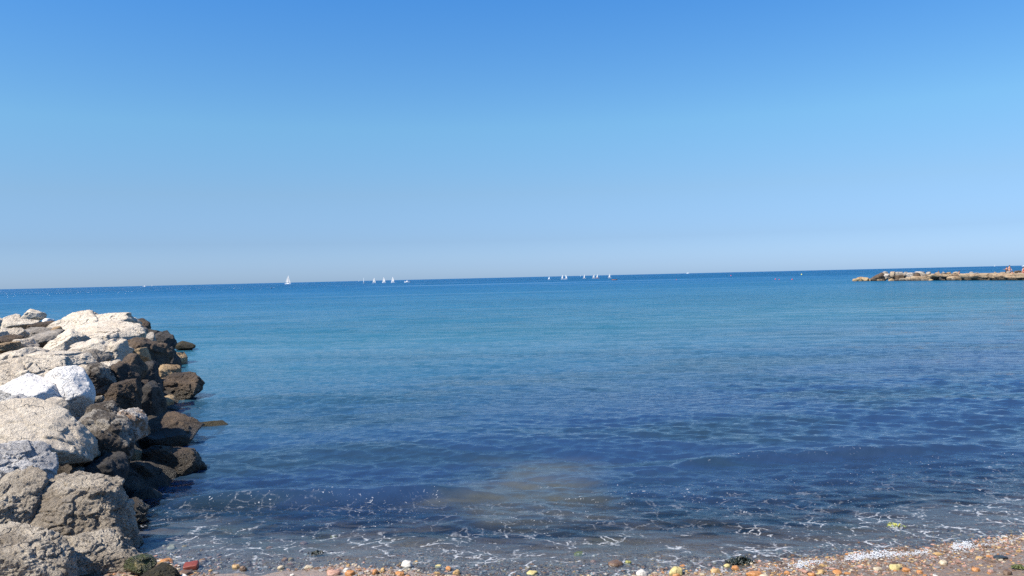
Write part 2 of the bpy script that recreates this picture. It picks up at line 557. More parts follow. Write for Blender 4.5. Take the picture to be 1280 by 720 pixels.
# colour of the water itself: weed beds near the beach, a sandy shelf, then deep water
wob = k.noise(k.mapping(flat, (0.05, 0.11, 1)), 1.0, 4, 0.6, 0.8)
yy = k.math('ADD', Y, k.math('MULTIPLY', k.math('SUBTRACT', wob, 0.5), 14))
yl = k.math('SUBTRACT', yy, k.math('MULTIPLY', X, 0.55))
ramp = k.n('ValToRGB')
lg = k.math('LOGARITHM', k.math('MAXIMUM', yl, 1.0), 10.0)
k.put(ramp.inputs[0], k.math('DIVIDE', lg, 4.0))
el = ramp.color_ramp.elements
stops = [(0.20, (0.017, 0.036, 0.078)), (0.27, (0.016, 0.039, 0.092)), (0.32, (0.018, 0.068, 0.118)), (0.37, (0.020, 0.098, 0.145)),
         (0.48, (0.014, 0.100, 0.188)), (0.58, (0.011, 0.092, 0.205)), (0.70, (0.008, 0.085, 0.20)), (0.90, (0.006, 0.085, 0.21))]
el[0].position, el[0].color = stops[0][0], (*stops[0][1], 1)
el[1].position, el[1].color = stops[-1][0], (*stops[-1][1], 1)
for ps, c in stops[1:-1]:
    e = el.new(ps); e.color = (*c, 1)
body = ramp.outputs[0]
weedp = k.step(k.noise(k.mapping(flat, (0.16, 0.42, 1), (0, 0, 0.06)), 1.0, 5, 0.6, 0.6), 0.46, 0.62)
weedp = k.math('MULTIPLY', weedp, k.step(yl, 34, 10))
body = k.mix(k.math('MULTIPLY', weedp, 0.5), body, (0.016, 0.034, 0.034))
stir = k.step(k.math('ADD', k.noise(k.mapping(flat, (0.5, 0.9, 1)), 1.0, 4, 0.6, 0.7), k.step(k.math('ABSOLUTE', k.math('SUBTRACT', X, 0.1)), 0.2, 1.7, 0.13, -0.22)), 0.44, 0.80)
body = k.mix(k.math('MULTIPLY', k.step(at_d, 0.36, 0.14), stir), body, (0.095, 0.098, 0.080))   # stirred sand close inshore
dif = k.n('BsdfDiffuse'); k.put(dif.inputs[0], body); k.put(dif.inputs['Normal'], nrm)
tr = k.n('BsdfTransparent'); tr.inputs[0].default_value = (0.64, 0.73, 0.80, 1)
opq = k.step(at_d, 0.0, 0.28, 0.0, 0.99)
m1 = k.n('MixShader'); k.put(m1.inputs[0], opq); k.put(m1.inputs[1], tr.outputs[0]); k.put(m1.inputs[2], dif.outputs[0])
gl = k.n('BsdfGlossy'); k.put(gl.inputs['Color'], (1, 1, 1)); k.put(gl.inputs['Normal'], nrm)
k.put(gl.inputs['Roughness'], k.math('ADD', k.step(at_s, 5, 60, 0.03, 0.12), k.step(at_s, 60, 600, 0.0, 0.16)))
fre = k.n('Fresnel'); fre.inputs[0].default_value = 1.33; k.put(fre.inputs['Normal'], nrm)
fmax = k.step(at_s, 4, 120, 0.88, 0.56)
fmax = k.math('SUBTRACT', fmax, k.math('MULTIPLY', k.math('MULTIPLY', wind, 0.14), k.step(at_s, 20, 120)))
ff = k.math('MULTIPLY', fre.outputs[0], fmax)
m2 = k.n('MixShader'); k.put(m2.inputs[0], ff); k.put(m2.inputs[1], m1.outputs[0]); k.put(m2.inputs[2], gl.outputs[0])
# foam: torn lace near the beach, flecks on the small breakers
wv = k.n('TexNoise'); k.put(wv.inputs['Vector'], flat); wv.inputs['Scale'].default_value = 3.5; wv.inputs['Detail'].default_value = 4
sc = k.n('VectorMath', operation='SCALE'); k.put(sc.inputs[0], wv.outputs['Color']); sc.inputs['Scale'].default_value = 0.45
ad = k.n('VectorMath', operation='ADD'); k.put(ad.inputs[0], k.mapping(flat, (1, 1.25, 1), (0, 0, 0.3))); k.put(ad.inputs[1], sc.outputs[0])
vo = k.n('TexVoronoi', feature='DISTANCE_TO_EDGE'); k.put(vo.inputs['Vector'], ad.outputs[0]); vo.inputs['Scale'].default_value = 5.2
lace = k.step(vo.outputs['Distance'], 0.075, 0.005)
lace = k.math('MULTIPLY', lace, k.step(k.noise(flat, 24, 4, 0.6), 0.36, 0.58))
brk = k.step(k.noise(flat, 3.0, 6, 0.68, 0.6), 0.48, 0.58)
lace = k.math('MULTIPLY', lace, brk)
fleck = k.step(k.noise(k.mapping(flat, (1, 1.1, 1), (0, 0, 0.4)), 22, 5, 0.6, 1.2), 0.63, 0.69)
patch = k.step(k.noise(flat, 1.1, 3, 0.5), 0.42, 0.58)
fleck = k.math('MULTIPLY', fleck, patch)
fm = k.math('MAXIMUM', k.math('MULTIPLY', lace, k.step(at_f, 0.35, 0.8)), k.math('MULTIPLY', fleck, k.step(at_f, 0.05, 0.4)), clamp=True)
fd = k.n('BsdfDiffuse'); fd.inputs[0].default_value = (0.80, 0.82, 0.84, 1)
m3 = k.n('MixShader'); k.put(m3.inputs[0], k.math('MULTIPLY', fm, 0.42)); k.put(m3.inputs[1], m2.outputs[0]); k.put(m3.inputs[2], fd.outputs[0])
M['sea'] = k.surf(m3.outputs[0])
sea = grid_mesh('sea', np.stack([WX, WY, WZ], -1).reshape(-1, 3), len(rr), len(aa), M['sea'])
attr(sea, 'depth', DEPTH.ravel())
attr(sea, 'shore', np.clip(SH, -5, 20000).ravel())
foam = np.where(SH < 1.1, ss(-0.4, 0.2, SH) * (1 - ss(0.5, 1.5, SH)) * 0.95, 0)
foam = np.maximum(foam, 0.50 * (1 - ss(1.6, 3.2, SH)) * ss(0.3, 0.8, SH))
foam = np.maximum(foam, 0.6 * ss(1.0, 2.0, WX) * (1 - ss(0.10, 0.40, SH)) * ss(-0.35, -0.1, SH))
foam = np.maximum(foam, np.clip(w1 / 0.12, 0, 1) * 0.30)
foam = np.maximum(foam, np.clip(w2 / 0.09, 0, 1) * 0.30)
attr(sea, 'foam', foam.ravel())
tag(sea, 'blue sea with small waves running up the beach', 'sea', kind='structure')

# ------------------------------------------------------------------ boulders
_ICO = {}


def ico(level):
    if level not in _ICO:
        bm = bmesh.new()
        bmesh.ops.create_icosphere(bm, subdivisions=level, radius=1)
        bm.verts.ensure_lookup_table()
        V = np.array([v.co[:] for v in bm.verts])
        Fc = [tuple(v.index for v in f.verts) for f in bm.faces]
        bm.free()
        _ICO[level] = (V, Fc)
    return _ICO[level]


def rock_verts(outline, thick, seed, level, rough=1.0, sharp=12, lean=0.0):
    """outline: (x,z) points of a convex silhouette about its middle; thick: depth in y"""
    rg = np.random.default_rng(seed)
    P = np.array(outline, float)
    area = 0.5 * np.sum(P[:, 0] * np.roll(P[:, 1], -1) - np.roll(P[:, 0], -1) * P[:, 1])
    if area < 0: P = P[::-1]
    hx = np.ptp(P[:, 0]) / 2; hz = np.ptp(P[:, 1]) / 2; hy = thick / 2
    N, D = [], []
    Q = np.roll(P, -1, 0)
    for a, b in zip(P, Q):
        e = b - a; L = np.hypot(*e)
        if L < 1e-6: continue
        n2 = np.array([e[1], -e[0]]) / L
        off = n2 @ a
        if off < 0.02 * min(hx, hz): off = 0.02 * min(hx, hz) + 0.01
        t = rg.uniform(-0.45, 0.25) if n2[1] > 0.25 else rg.uniform(-0.3, 0.3)
        c = 1 / math.sqrt(1 + t * t)
        N.append((n2[0] * c, t * c, n2[1] * c)); D.append(off * c)
    size = min(hx, hz)
    for side in (-1, 1):
        for q in range(4 if side < 0 else 3):
            n = np.array([rg.uniform(-0.7, 0.7), side, rg.uniform(-0.35, 0.75)])
            n /= np.linalg.norm(n)
            sup = math.sqrt((n[0] * hx) ** 2 + (n[1] * hy) ** 2 + (n[2] * hz) ** 2)
            N.append(n); D.append(sup * rg.uniform(0.80, 1.02))
        N.append(np.array([0, side, 0])); D.append(hy)
    for q in range(9):
        n = rg.normal(0, 1, 3) * np.array([1, 1, 0.8]); n /= np.linalg.norm(n)
        sup = math.sqrt((n[0] * hx) ** 2 + (n[1] * hy) ** 2 + (n[2] * hz) ** 2)
        N.append(n); D.append(sup * rg.uniform(0.80, 1.0))
    N = np.array(N); D = np.array(D)
    U, Fc = ico(level)
    dirs = U * np.array([hx, hy, hz])
    dirs /= np.linalg.norm(dirs, axis=1)[:, None]
    dn = dirs @ N.T
    inv = np.where(dn > 1e-3, dn / D, 0)
    r = (np.sum(inv ** sharp, 1)) ** (-1.0 / sharp)
    V = dirs * r[:, None]
    ms = (hx * hy * hz) ** (1 / 3)
    q = V / ms
    wq = q + 0.22 * np.stack([fbm(q * 1.7 + seed + 3 * t, 3, seed + 40 + t) for t in range(3)], 1)
    nr = fbm(q * 1.3 + seed * 1.37, 3, seed) * 0.035
    f1, f2, idv = worley(wq * np.array([1.5, 1.5, 2.4]) + seed, seed)
    e = f2 - f1
    nr += (idv - 0.5) * 0.10 * min(rough, 1.2) * ss(0.0, 0.07, e) - 0.035 * min(rough, 1.2) * np.exp(-e / 0.035)
    if level >= 5:
        f1, f2, idv = worley(wq * np.array([3.6, 3.6, 5.0]) + seed, seed + 2)
        nr += (idv - 0.5) * 0.026 * rough * ss(0.0, 0.08, f2 - f1) - 0.008 * rough * np.exp(-(f2 - f1) / 0.05)
    nr += fbm(q * 7 + seed, 4, seed + 3, 0.6) * 0.012 * rough
    if rough > 1.65:
        f1, f2, idv = worley(wq * 7 + seed, seed + 6)
        nr += (0.5 - f1) * 0.035
        nr += fbm(q * 18, 3, seed + 12, 0.65) * 0.012
    V = V + dirs * (nr * ms)[:, None]
    return V, Fc


def blob(x0, y0, x1, y1, seed):
    rg = np.random.default_rng(seed * 7 + 1)
    n = rg.integers(6, 9)
    th = np.sort((np.arange(n) + rg.uniform(-0.33, 0.33, n)) / n * 2 * math.pi)
    c, s = np.cos(th), np.sin(th)
    c = np.sign(c) * np.abs(c) ** 0.75; s = np.sign(s) * np.abs(s) ** 0.75
    c /= max(abs(c)); s /= max(abs(s))
    return [((x0 + x1) / 2 + a * (x1 - x0) / 2, (y0 + y1) / 2 - b * (y1 - y0) / 2) for a, b in zip(c, s)]


def boulder(name, shape, d, mat, label, group, cat='boulder', thick=None, seed=None, level=5, rough=1.0, sharp=45, grow=1.08):
    """shape: photo bbox (4 numbers) or a list of photo points; d: how far out it lies"""
    boulder.k += 1
    sd_ = seed if seed is not None else boulder.k * 13 + 5
    if len(shape) == 4 and not isinstance(shape[0], tuple):
        shape = blob(*shape, sd_)
    W = [at_y(a, b, d) for a, b in shape]
    cx = (min(w.x for w in W) + max(w.x for w in W)) / 2; cz = (min(w.z for w in W) + max(w.z for w in W)) / 2
    ol = [((w.x - cx) * grow, (w.z - cz) * grow) for w in W]
    hx = max(a for a, b in ol); hz = max(b for a, b in ol)
    if thick is None: thick = 1.5 * math.sqrt(hx * hz) + 0.4 * hx
    V, Fc = rock_verts(ol, thick, sd_, level, rough, sharp)
    o = new_obj(name, V, Fc, M[mat] if isinstance(mat, str) else mat, loc=(cx, d, cz))
    tag(o, label, cat, group)
    return o


boulder.k = 0
GB = 'boulders of the groin'
B = [
 # --- foreground
 ([(55,612),(85,604),(118,605),(138,618),(150,640),(160,668),(158,690),(110,700),(60,690),(44,650)], 6.55, 'rough', 'big pitted grey-brown boulder at the foot of the groin beside the shallow water', 0.8, 7, 1.7),
 ([(0,615),(22,611),(44,624),(52,650),(54,690),(10,706),(-40,700),(-45,640)], 6.35, 'rough', 'pitted tan boulder at the photo edge below the white speckled one', 0.8, 7, 1.7),
 ([(40,705),(72,676),(110,670),(150,684),(168,700),(160,716),(120,735),(60,738)], 6.05, 'rough', 'low pitted boulder with a pale sandy foot, lowest of the groin beside the weedy stones', 0.6, 7, 1.7),
 ([(-40,690),(5,672),(45,676),(78,700),(92,730),(60,760),(-40,760)], 5.6, 'rough', 'rough pale grey boulder in the bottom corner of the groin', 0.6, 7, 1.7),
 ([(-30,520),(20,514),(62,524),(88,540),(112,570),(110,596),(70,605),(20,580),(-60,585)], 7.6, 'cream', 'big cream flat-topped boulder with a dark shaded underside above the pitted ones', 1.0, 6, 1.0),
 ([(-30,560),(6,556),(30,570),(52,590),(58,606),(40,618),(0,620),(-30,615)], 6.9, 'speckled', 'white and grey speckled boulder beneath the edge of the big cream boulder', 0.7, 6, 1.2),
 ((112,574,156,616), 7.75, 'dark', 'black boulder in deep shade behind the big pitted boulder', 0.7, 5, 1.0),  # shade of the cream boulder put into the stone colour
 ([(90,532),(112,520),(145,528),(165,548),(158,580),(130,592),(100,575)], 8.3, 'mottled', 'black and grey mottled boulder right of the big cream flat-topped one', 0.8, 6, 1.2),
 ([(172,590),(178,566),(196,559),(226,562),(246,572),(249,584),(235,594),(200,598)], 9.3, 'brown', 'rounded brown boulder standing in the shallows below the flat dark slab', 0.6, 6, 1.2),
 ([(148,600),(154,584),(172,579),(190,585),(199,600),(180,608)], 8.8, 'brown', 'small brown and cream stone leaning on the rounded brown boulder in the shallows', 0.35, 5, 1.2),
 ((159,563,177,582), 9.1, 'tan', 'small tan stone peeping between the black boulder and the rounded brown one', 0.3, 5, 1.0),
 ([(142,535),(150,516),(166,510),(176,522),(174,548),(158,554),(143,548)], 9.0, 'rust', 'cream boulder with rusty patches above the flat dark slab', 0.5, 6, 1.3),
 ([(170,534),(182,527),(226,531),(245,542),(236,549),(205,557),(175,556)], 10.9, 'brown', 'long flat dark slab sliding into the water under the rusty boulder', 0.9, 5, 0.9),
 ([(110,512),(118,503),(138,506),(151,517),(148,530),(120,532)], 9.1, 'mottled', 'black and white mottled stone below the brilliant white boulder', 0.4, 6, 1.2),
 ((106,517,142,526), 8.85, 'grey', 'thin grey slab in shade beneath the black and white mottled stone', 0.3, 5, 0.8),
 ([(52,505),(57,500),(74,500),(82,507),(80,518),(60,519)], 8.5, 'cream', 'small cream wedge stone on top of the big flat-topped cream boulder', 0.3, 5, 0.8),
 ([(2,500),(4,486),(20,475),(46,480),(60,485),(70,500),(60,514),(30,516),(8,512)], 9.0, 'white', 'white boulder with a grey shaded right face at the left of the brilliant white one', 0.6, 6, 0.45),
 ([(-2,516),(4,503),(18,496),(28,503),(32,516),(20,524)], 8.3, 'speckled', 'small speckled grey and white stone in front of the white boulder with the grey face', 0.35, 5, 1.0),
 ([(48,478),(62,464),(82,460),(98,466),(112,482),(117,505),(108,520),(86,522),(62,510)], 9.45, 'white', 'brilliant white boulder, the brightest of the groin', 0.7, 6, 0.45),
 ([(101,468),(113,455),(130,461),(140,474),(139,492),(118,496),(106,484)], 10.5, 'mottled', 'mottled boulder with pale top and brown front right of the brilliant white one', 0.6, 6, 1.2),
 ([(130,466),(150,454),(160,466),(170,488),(160,496),(140,480)], 10.9, 'brown', 'shade-darkened streaked grey slab leaning behind the mottled boulder', 0.5, 5, 1.0),  # brown tone carries the shadow lying on this grey slab
 ([(132,500),(140,482),(158,478),(168,490),(172,512),(150,520),(130,516)], 10.3, 'brown', 'lumpy brown boulder above the rusty cream one', 0.6, 6, 1.3),
 ((170,478,202,528), 12.8, 'dark', 'weedy boulder coloured black for the deep shade of the flank', 0.8, 5, 1.2),  # near-black colour paints the shaded mass of the flank
 ((160,456,198,500), 14.0, 'dark', 'black boulder in shade under the large brown flank rock', 0.9, 5, 1.2),  # flank shade painted as stone colour here as well
 ([(198,495),(200,478),(214,470),(244,473),(252,482),(251,494),(225,499)], 15.3, 'brown', 'long brown boulder jutting out to the water, longest on the waterline', 0.9, 6, 1.3),
 ([(190,486),(196,464),(206,455),(218,462),(226,476),(215,486)], 15.6, 'tan', 'tan-brown wedge rock sitting above the long waterline boulder', 0.8, 5, 1.0),
 ((190,483,203,498), 14.6, 'brown', 'small round brown stone in front of the long waterline boulder', 0.35, 5, 1.0),
 ((174,478,187,507), 13.0, 'brown', 'upright thin brown stone against the black shaded boulder', 0.35, 5, 1.0),
 ((198,496,217,507), 13.2, 'tan', 'low tan stone just out of the water below the small round brown one', 0.4, 5, 1.0),
 ((188,478,197,483), 14.4, 'cream', 'tiny pale flake caught beneath the tan-brown wedge rock', 0.2, 4, 0.8),
 ((150,447,178,482), 13.3, 'brown', 'grey-brown boulder at the shaded edge above the black boulders', 0.8, 5, 1.1),
 ([(217,456),(216,444),(224,441),(231,447),(234,457),(225,460)], 21.8, 'tan', 'small orange-tan boulder at the outer waterline of the groin', 0.5, 5, 1.0),
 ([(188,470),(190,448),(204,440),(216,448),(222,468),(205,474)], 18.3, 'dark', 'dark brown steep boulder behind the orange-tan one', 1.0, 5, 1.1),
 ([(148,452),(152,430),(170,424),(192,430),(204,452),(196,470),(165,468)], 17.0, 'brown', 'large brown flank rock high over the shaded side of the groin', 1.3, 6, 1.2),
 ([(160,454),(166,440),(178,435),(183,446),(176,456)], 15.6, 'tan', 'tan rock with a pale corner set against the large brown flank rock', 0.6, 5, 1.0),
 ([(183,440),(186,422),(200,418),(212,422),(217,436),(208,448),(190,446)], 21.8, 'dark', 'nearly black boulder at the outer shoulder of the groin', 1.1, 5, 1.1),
 ([(170,430),(178,421),(192,419),(195,432),(180,436)], 20.6, 'grey', 'pale grey triangular face beside the nearly black shoulder boulder', 0.7, 5, 0.8),
 ([(158,402),(168,401),(182,406),(187,410),(186,415),(165,414)], 23.2, 'brown', 'flat brown slab with a dark tip at the seaward end of the crest', 0.9, 5, 0.8),
 ((178,413,201,425), 22.8, 'dark', 'dark rock stepping down beneath the flat brown crest slab', 0.9, 5, 1.0),
 ((148,410,183,424), 20.9, 'grey', 'rounded grey stone under the flat brown crest slab', 0.9, 5, 1.0),
 # --- cream crown
 ([(68,412),(75,399),(100,395),(125,396),(128,410),(105,420),(72,420)], 22.0, 'cream', 'large cream cap boulder on the crest, left of the highest edge', 1.8, 6, 1.2),
 ([(108,408),(120,394),(140,393),(158,393),(166,401),(163,412),(130,418)], 22.4, 'cream', 'long cream cap boulder forming the highest edge of the crest', 1.8, 6, 1.3),
 ([(85,428),(95,414),(125,409),(160,410),(175,418),(168,428),(120,436)], 19.0, 'cream', 'layered cream slab below the highest crest boulder', 2.0, 6, 1.4),
 ([(60,440),(68,424),(88,416),(105,424),(104,442),(80,450)], 16.2, 'cream', 'cream boulder with pocked hollows in the middle of the crown', 1.4, 6, 1.3),
 ([(92,446),(98,430),(125,424),(150,432),(155,448),(130,458),(100,456)], 14.8, 'cream', 'broad flat cream boulder on the crown beside the cracked pale stone', 1.6, 6, 1.2),
 ([(128,440),(130,429),(138,427),(142,436),(138,446)], 15.0, 'cream', 'small round cream stone perched above the crack on the crown', 0.5, 5, 0.7),
 ([(140,436),(145,428),(154,428),(158,440),(152,456),(142,454)], 14.6, 'cream', 'cracked pale stone with brown stains at the edge of the crown', 0.5, 5, 1.0),
 ([(32,454),(36,446),(55,440),(82,442),(84,450),(60,456)], 13.2, 'cream', 'long cream slab with a tan broken edge near the trough', 0.9, 5, 1.0),
 ([(99,452),(103,442),(116,438),(126,446),(131,455),(118,459),(104,458)], 12.9, 'grey', 'grey stone with a shaded front lying on the cream crown', 0.7, 5, 1.0),
 ([(78,462),(82,448),(96,444),(108,454),(104,466),(90,468)], 12.3, 'cream', 'cream boulder with a tan corner behind the brilliant white one', 0.8, 6, 1.0),
 ([(-20,480),(-10,455),(20,450),(55,448),(85,458),(88,480),(60,498),(10,500)], 11.0, 'cream', 'huge cream boulder behind the two white ones', 1.8, 7, 1.2),
 ((120,452,150,468), 12.6, 'cream', 'pale stone sunk between the grey stone and the mottled boulder', 0.7, 5, 1.0),
 # --- trough and far left
 ([(-10,452),(2,444),(26,437),(34,444),(28,452),(4,460)], 13.2, 'cream', 'slanting cream slab at the photo edge of the groin, nearest the trough', 0.9, 5, 0.9),
 ((26,444,36,458), 13.0, 'cream', 'small cream stone with a grey end beside the slanting slab', 0.5, 5, 0.9),
 ((32,436,52,449), 13.9, 'cream', 'rounded cream stone between the slanting slab and the tan-edged slab', 0.7, 5, 0.9),
 ([(13,436),(22,424),(32,424),(42,435),(30,439),(16,439)], 16.0, 'cream', 'pale wedge stone with an ochre foot in the trough', 0.7, 5, 0.9),
 ((-6,429,20,441), 15.4, 'tan', 'low tan-brown stone in the trough under the pale wedge', 0.8, 5, 1.0),
 ((-4,419,27,433), 17.4, 'brown', 'dark brown stone in shade at the back of the trough', 1.0, 5, 1.1),
 ([(36,432),(40,421),(66,418),(72,424),(56,434),(42,440)], 17.6, 'grey', 'grey-tan slab dipping into the trough', 1.0, 5, 0.9),
 ([(32,412),(36,411),(60,413),(64,421),(40,425),(33,422)], 19.8, 'grey', 'square grey block beneath the dark slab left of the crest', 0.8, 5, 0.8),
 ([(58,419),(64,412),(74,409),(76,414),(68,420)], 19.0, 'tan', 'slanting yellow-tan stone wedged at the left foot of the crest', 0.5, 5, 0.8),
 ([(3,422),(8,413),(20,410),(29,414),(28,424),(12,428)], 18.6, 'cream', 'pale boulder with a shaded front left of the square grey block', 0.9, 5, 0.9),
 ([(-8,428),(-6,416),(3,415),(7,424),(4,430)], 18.0, 'cream', 'small pale boulder cut by the photo edge above the dark trough stone', 0.6, 5, 0.9),
 ([(4,414),(8,404),(20,399),(50,400),(46,408),(30,414),(12,417)], 22.6, 'cream', 'flat pale slab under the pointed boulder, with a pinkish broken side', 1.3, 5, 0.9),
 ([(38,413),(44,405),(60,402),(70,404),(68,413),(52,416)], 22.4, 'brown', 'dark grey-brown slab in shade between the flat pale slab and the crest', 1.0, 5, 0.9),
 ([(26,399),(36,388),(45,387),(53,393),(50,400),(38,402)], 25.0, 'cream', 'pointed cream boulder standing highest at the far left of the groin', 0.8, 5, 0.9),
 ([(4,403),(14,394),(24,399),(23,405),(8,407)], 25.0, 'cream', 'low pale boulder to the left of the pointed one', 0.9, 5, 0.9),
 ((-14,399,6,417), 24.0, 'cream', 'pale boulder cut by the photo edge left of the flat pale slab', 1.0, 5, 0.9),
 ((55,398,67,406), 25.0, 'white', 'small white stone in the notch between the pointed boulder and the crest', 0.5, 4, 0.8),
 # --- out in the water
 ([(214,434),(220,430),(228,428),(238,431),(243,435),(228,438)], 26.6, 'weed', 'low weedy rock awash off the outer end of the groin', 0.9, 5, 1.0),
 ([(247,531),(252,528),(264,526.5),(276,528.5),(284,531),(264,533.5)], 12.3, 'weed', 'flat weedy rock just breaking the surface beside the groin', 0.3, 5, 1.0),
 ([(150,642),(156,630),(172,628),(184,636),(180,646),(162,650)], 7.35, 'brown', 'low wet brown rock in the shallows behind the big pitted boulder', 0.35, 5, 1.2),
]
for sh, d, mt, lb, th, lv, ro in B:
    if mt in ('brown', 'dark', 'mottled', 'tan'): ro *= 1.35
    cat = 'boulder' if any(w in lb for w in ('boulder',)) else 'rock'
    boulder('boulder', sh, d, mt, lb, GB, 'boulder', th, None, lv, ro)

# small stones jammed in the gaps of the crown
rg = np.random.default_rng(5)
FILL = [(92,424,17.2),(66,446,13.6),(112,434,15.8),(140,422,19.6),(70,456,12.1),(45,460,12.0),(150,470,11.6),(124,498,9.9),(96,526,8.6),(165,428,19.2),(20,446,12.6),(74,430,16.6),(130,446,13.6),(145,462,12.4),(108,462,11.5),(176,470,14.8),(183,460,16.2),(28,468,10.2),(98,590,7.5),(140,570,8.6)]
for i, (px, py, d) in enumerate(FILL):
    q = rg.uniform(4.5, 8)
    mt = 'cream' if px < 130 and py < 480 else ('grey' if py > 480 else 'brown')
    lb = {'cream': 'small pale stone jammed between the cream boulders of the crown', 'grey': 'small grey stone jammed low between the boulders of the groin',
          'brown': 'small brown stone jammed in the shaded flank of the groin'}[mt]
    boulder('stone', (px - q * 1.3, py - q * 0.8, px + q * 1.3, py + q * 0.8), d, mt, lb, 'small ' + mt + ' stones jammed between boulders', 'stone', None, None, 4, 1.0)

# the back of the groin, landward of the picture: the same limestone in large blocks
rgb_ = np.random.default_rng(61)
for i in range(34):
    t = i % 9 / 8.0
    row = i // 9
    y = 5.2 + t * 15 + rgb_.uniform(-.4, .4)
    x = np.interp(y, [5, 7.6, 11, 16, 22], [-4.15, -5.3, -7.9, -11.4, -15.2]) - 0.75 - row * 0.95 + rgb_.uniform(-.2, .2)
    a_ = rgb_.uniform(.45, .75); b_ = rgb_.uniform(.30, .45)
    V, Fc = rock_verts([(u - 0.0, -v) for u, v in blob(-a_, -b_, a_, b_, 1200 + i)], rgb_.uniform(.9, 1.3), 1300 + i, 5, 1.0, 45)
    o = new_obj('boulder', V, Fc, M[('cream', 'cream', 'grey', 'cream', 'mottled')[i % 5]], loc=(x, y, 0.62 - row * 0.13 + rgb_.uniform(-.08, .08) + (0.15 if y > 9 else -0.12)))
    o.rotation_euler = (0, 0, rgb_.uniform(-.6, .6))
    tag(o, 'block of the landward back of the groin, behind the boulders of its crown', 'boulder', 'blocks on the landward back of the groin')

# weedy stones at the foot
k = NT('green_seaweed')
tc = k.n('TexCoord').outputs['Object']
n = k.noise(k.mapping(tc, (1, 1, 2)), 30, 6, 0.7, 1.0)
n2 = k.noise(tc, 7, 4)
col = k.mix(k.step(n, 0.35, 0.65), (0.012, 0.018, 0.006), (0.075, 0.085, 0.020))
col = k.mix(k.math('MULTIPLY', k.step(n2, 0.55, 0.62), 0.7), col, (0.26, 0.20, 0.08))
p = k.n('BsdfPrincipled'); k.put(p.inputs['Base Color'], col); p.inputs['Roughness'].default_value = 0.4
k.put(p.inputs['Normal'], k.bump(n, 1.0, 0.03))
M['algae'] = k.surf(p.outputs[0])
boulder('weedy_stone', [(160,708),(163,699),(172,694),(182,697),(191,708),(187,714),(166,714)], 5.9, 'algae', 'stone bearded with dark green weed at the foot of the groin', None, 'stone', 0.24, 401, 6, 1.3)
boulder('weedy_stone', [(176,722),(186,714),(204,711),(217,717),(222,726),(200,730)], 5.8, 'weed', 'low brown stone with green weed beside the red brick', None, 'stone', 0.24, 402, 6, 1.3)

# ------------------------------------------------------------------ far jetty
def jd(px):
    return 146 - (px - 1065) / 215 * 29


GJ = 'rocks of the far jetty'
for k_, c in (('jcream', 'cream'), ):
    pass
J = [
 ((1065,348.3,1074,352.2), 'tan', 'flat pale tan rock at the very tip of the far jetty'),
 ((1071,346,1080,352), 'tan', 'tan pointed rock second from the tip of the far jetty'),
 ((1077,347,1087.5,352), 'tan', 'orange-tan low block third from the tip of the far jetty'),
 ((1086,348,1094,351.8), 'jcream', 'small pale rock between the orange-tan block and the brown slope of the jetty'),
 ([(1087,350),(1095,345),(1102,341),(1106,343),(1105,351),(1090,352)], 'brown', 'big brown sloping rock where the far jetty begins to rise'),
 ((1093,348.4,1108,352), 'jcream', 'long low cream rock under the brown sloping one'),
 ((1103.5,339.4,1109.5,343), 'jwhite', 'small white rock on the first summit of the far jetty'),
 ((1102,341.5,1114.5,349.5), 'grey', 'grey boulder beneath the first white summit rock of the jetty'),
 ((1105,342.6,1113,346.5), 'jwhite', 'bright white rock set in front of the grey summit boulder'),
 ((1112.5,339.6,1119,347), 'jcream', 'upright cream rock beside the dark cleft of the jetty'),
 ((1117,339.4,1130,346.5), 'grey', 'grey-brown boulder on the second summit of the jetty'),
 ((1114,343.5,1134,350), 'brown', 'broad grey-brown boulder under the second summit'),
 ((1110.5,348.4,1118,351.8), 'tan', 'small cream-tan rock at the waterline below the dark cleft'),
 ((1118,348.5,1126,351.8), 'brown', 'brown rock at the waterline under the broad boulder'),
 ((1124,348,1133.5,351.5), 'jcream', 'flat cream rock at the waterline right of the brown one'),
 ((1129,340.2,1136,345), 'jwhite', 'white rock standing right of the second summit'),
 ((1134,341,1143,347), 'jwhite', 'large white rock, brightest of the far jetty'),
 ((1132,345.6,1143.5,351.2), 'jcream', 'cream boulder under the brightest white rock of the jetty'),
 ((1142,341,1151,351), 'brown', 'dark rock around the hole left of the domed boulder'),
 ([(1145,349),(1146,342),(1150,340),(1155,341),(1158,346),(1156,350.5)], 'grey', 'domed grey boulder with a white crown on the jetty'),
 ((1145.5,339.6,1156,342.6), 'jwhite', 'white crown stone on the domed grey boulder'),
 ((1157.5,339.6,1163,344), 'jwhite', 'small white rock by itself right of the domed boulder'),
 ((1160,342,1172,347), 'grey', 'low grey rock behind the first tan block'),
 ((1174,345,1202,351.5), 'dark', 'rock coloured dark for the shade inside the hollow under the pale slab'),  # near-black rock paints in the darkness of the cave
 ((1176,341.2,1184,344.5), 'brown', 'small brown rock on top of the pale slab'),
 ([(1204,345),(1208,342),(1222,341),(1225,343),(1224,346.5),(1206,347)], 'grey', 'tilted grey slab bridging a dark hollow'),
 ((1203,343,1222,349), 'dark', 'dark rock beneath the tilted grey slab'),
 ((1210,345.6,1218,349), 'grey', 'pale grey rock leaning below the tilted grey slab'),
 ((1269,338.2,1277,342.5), 'brown', 'brown rock on top of the long tan block'),
 ((1250,340.2,1258,342.6), 'jcream', 'small cream rock on top of the long tan block'),
 ((1241,348.8,1252,351.2), 'dark', 'dark wet rock at the foot of the long tan block'),
]
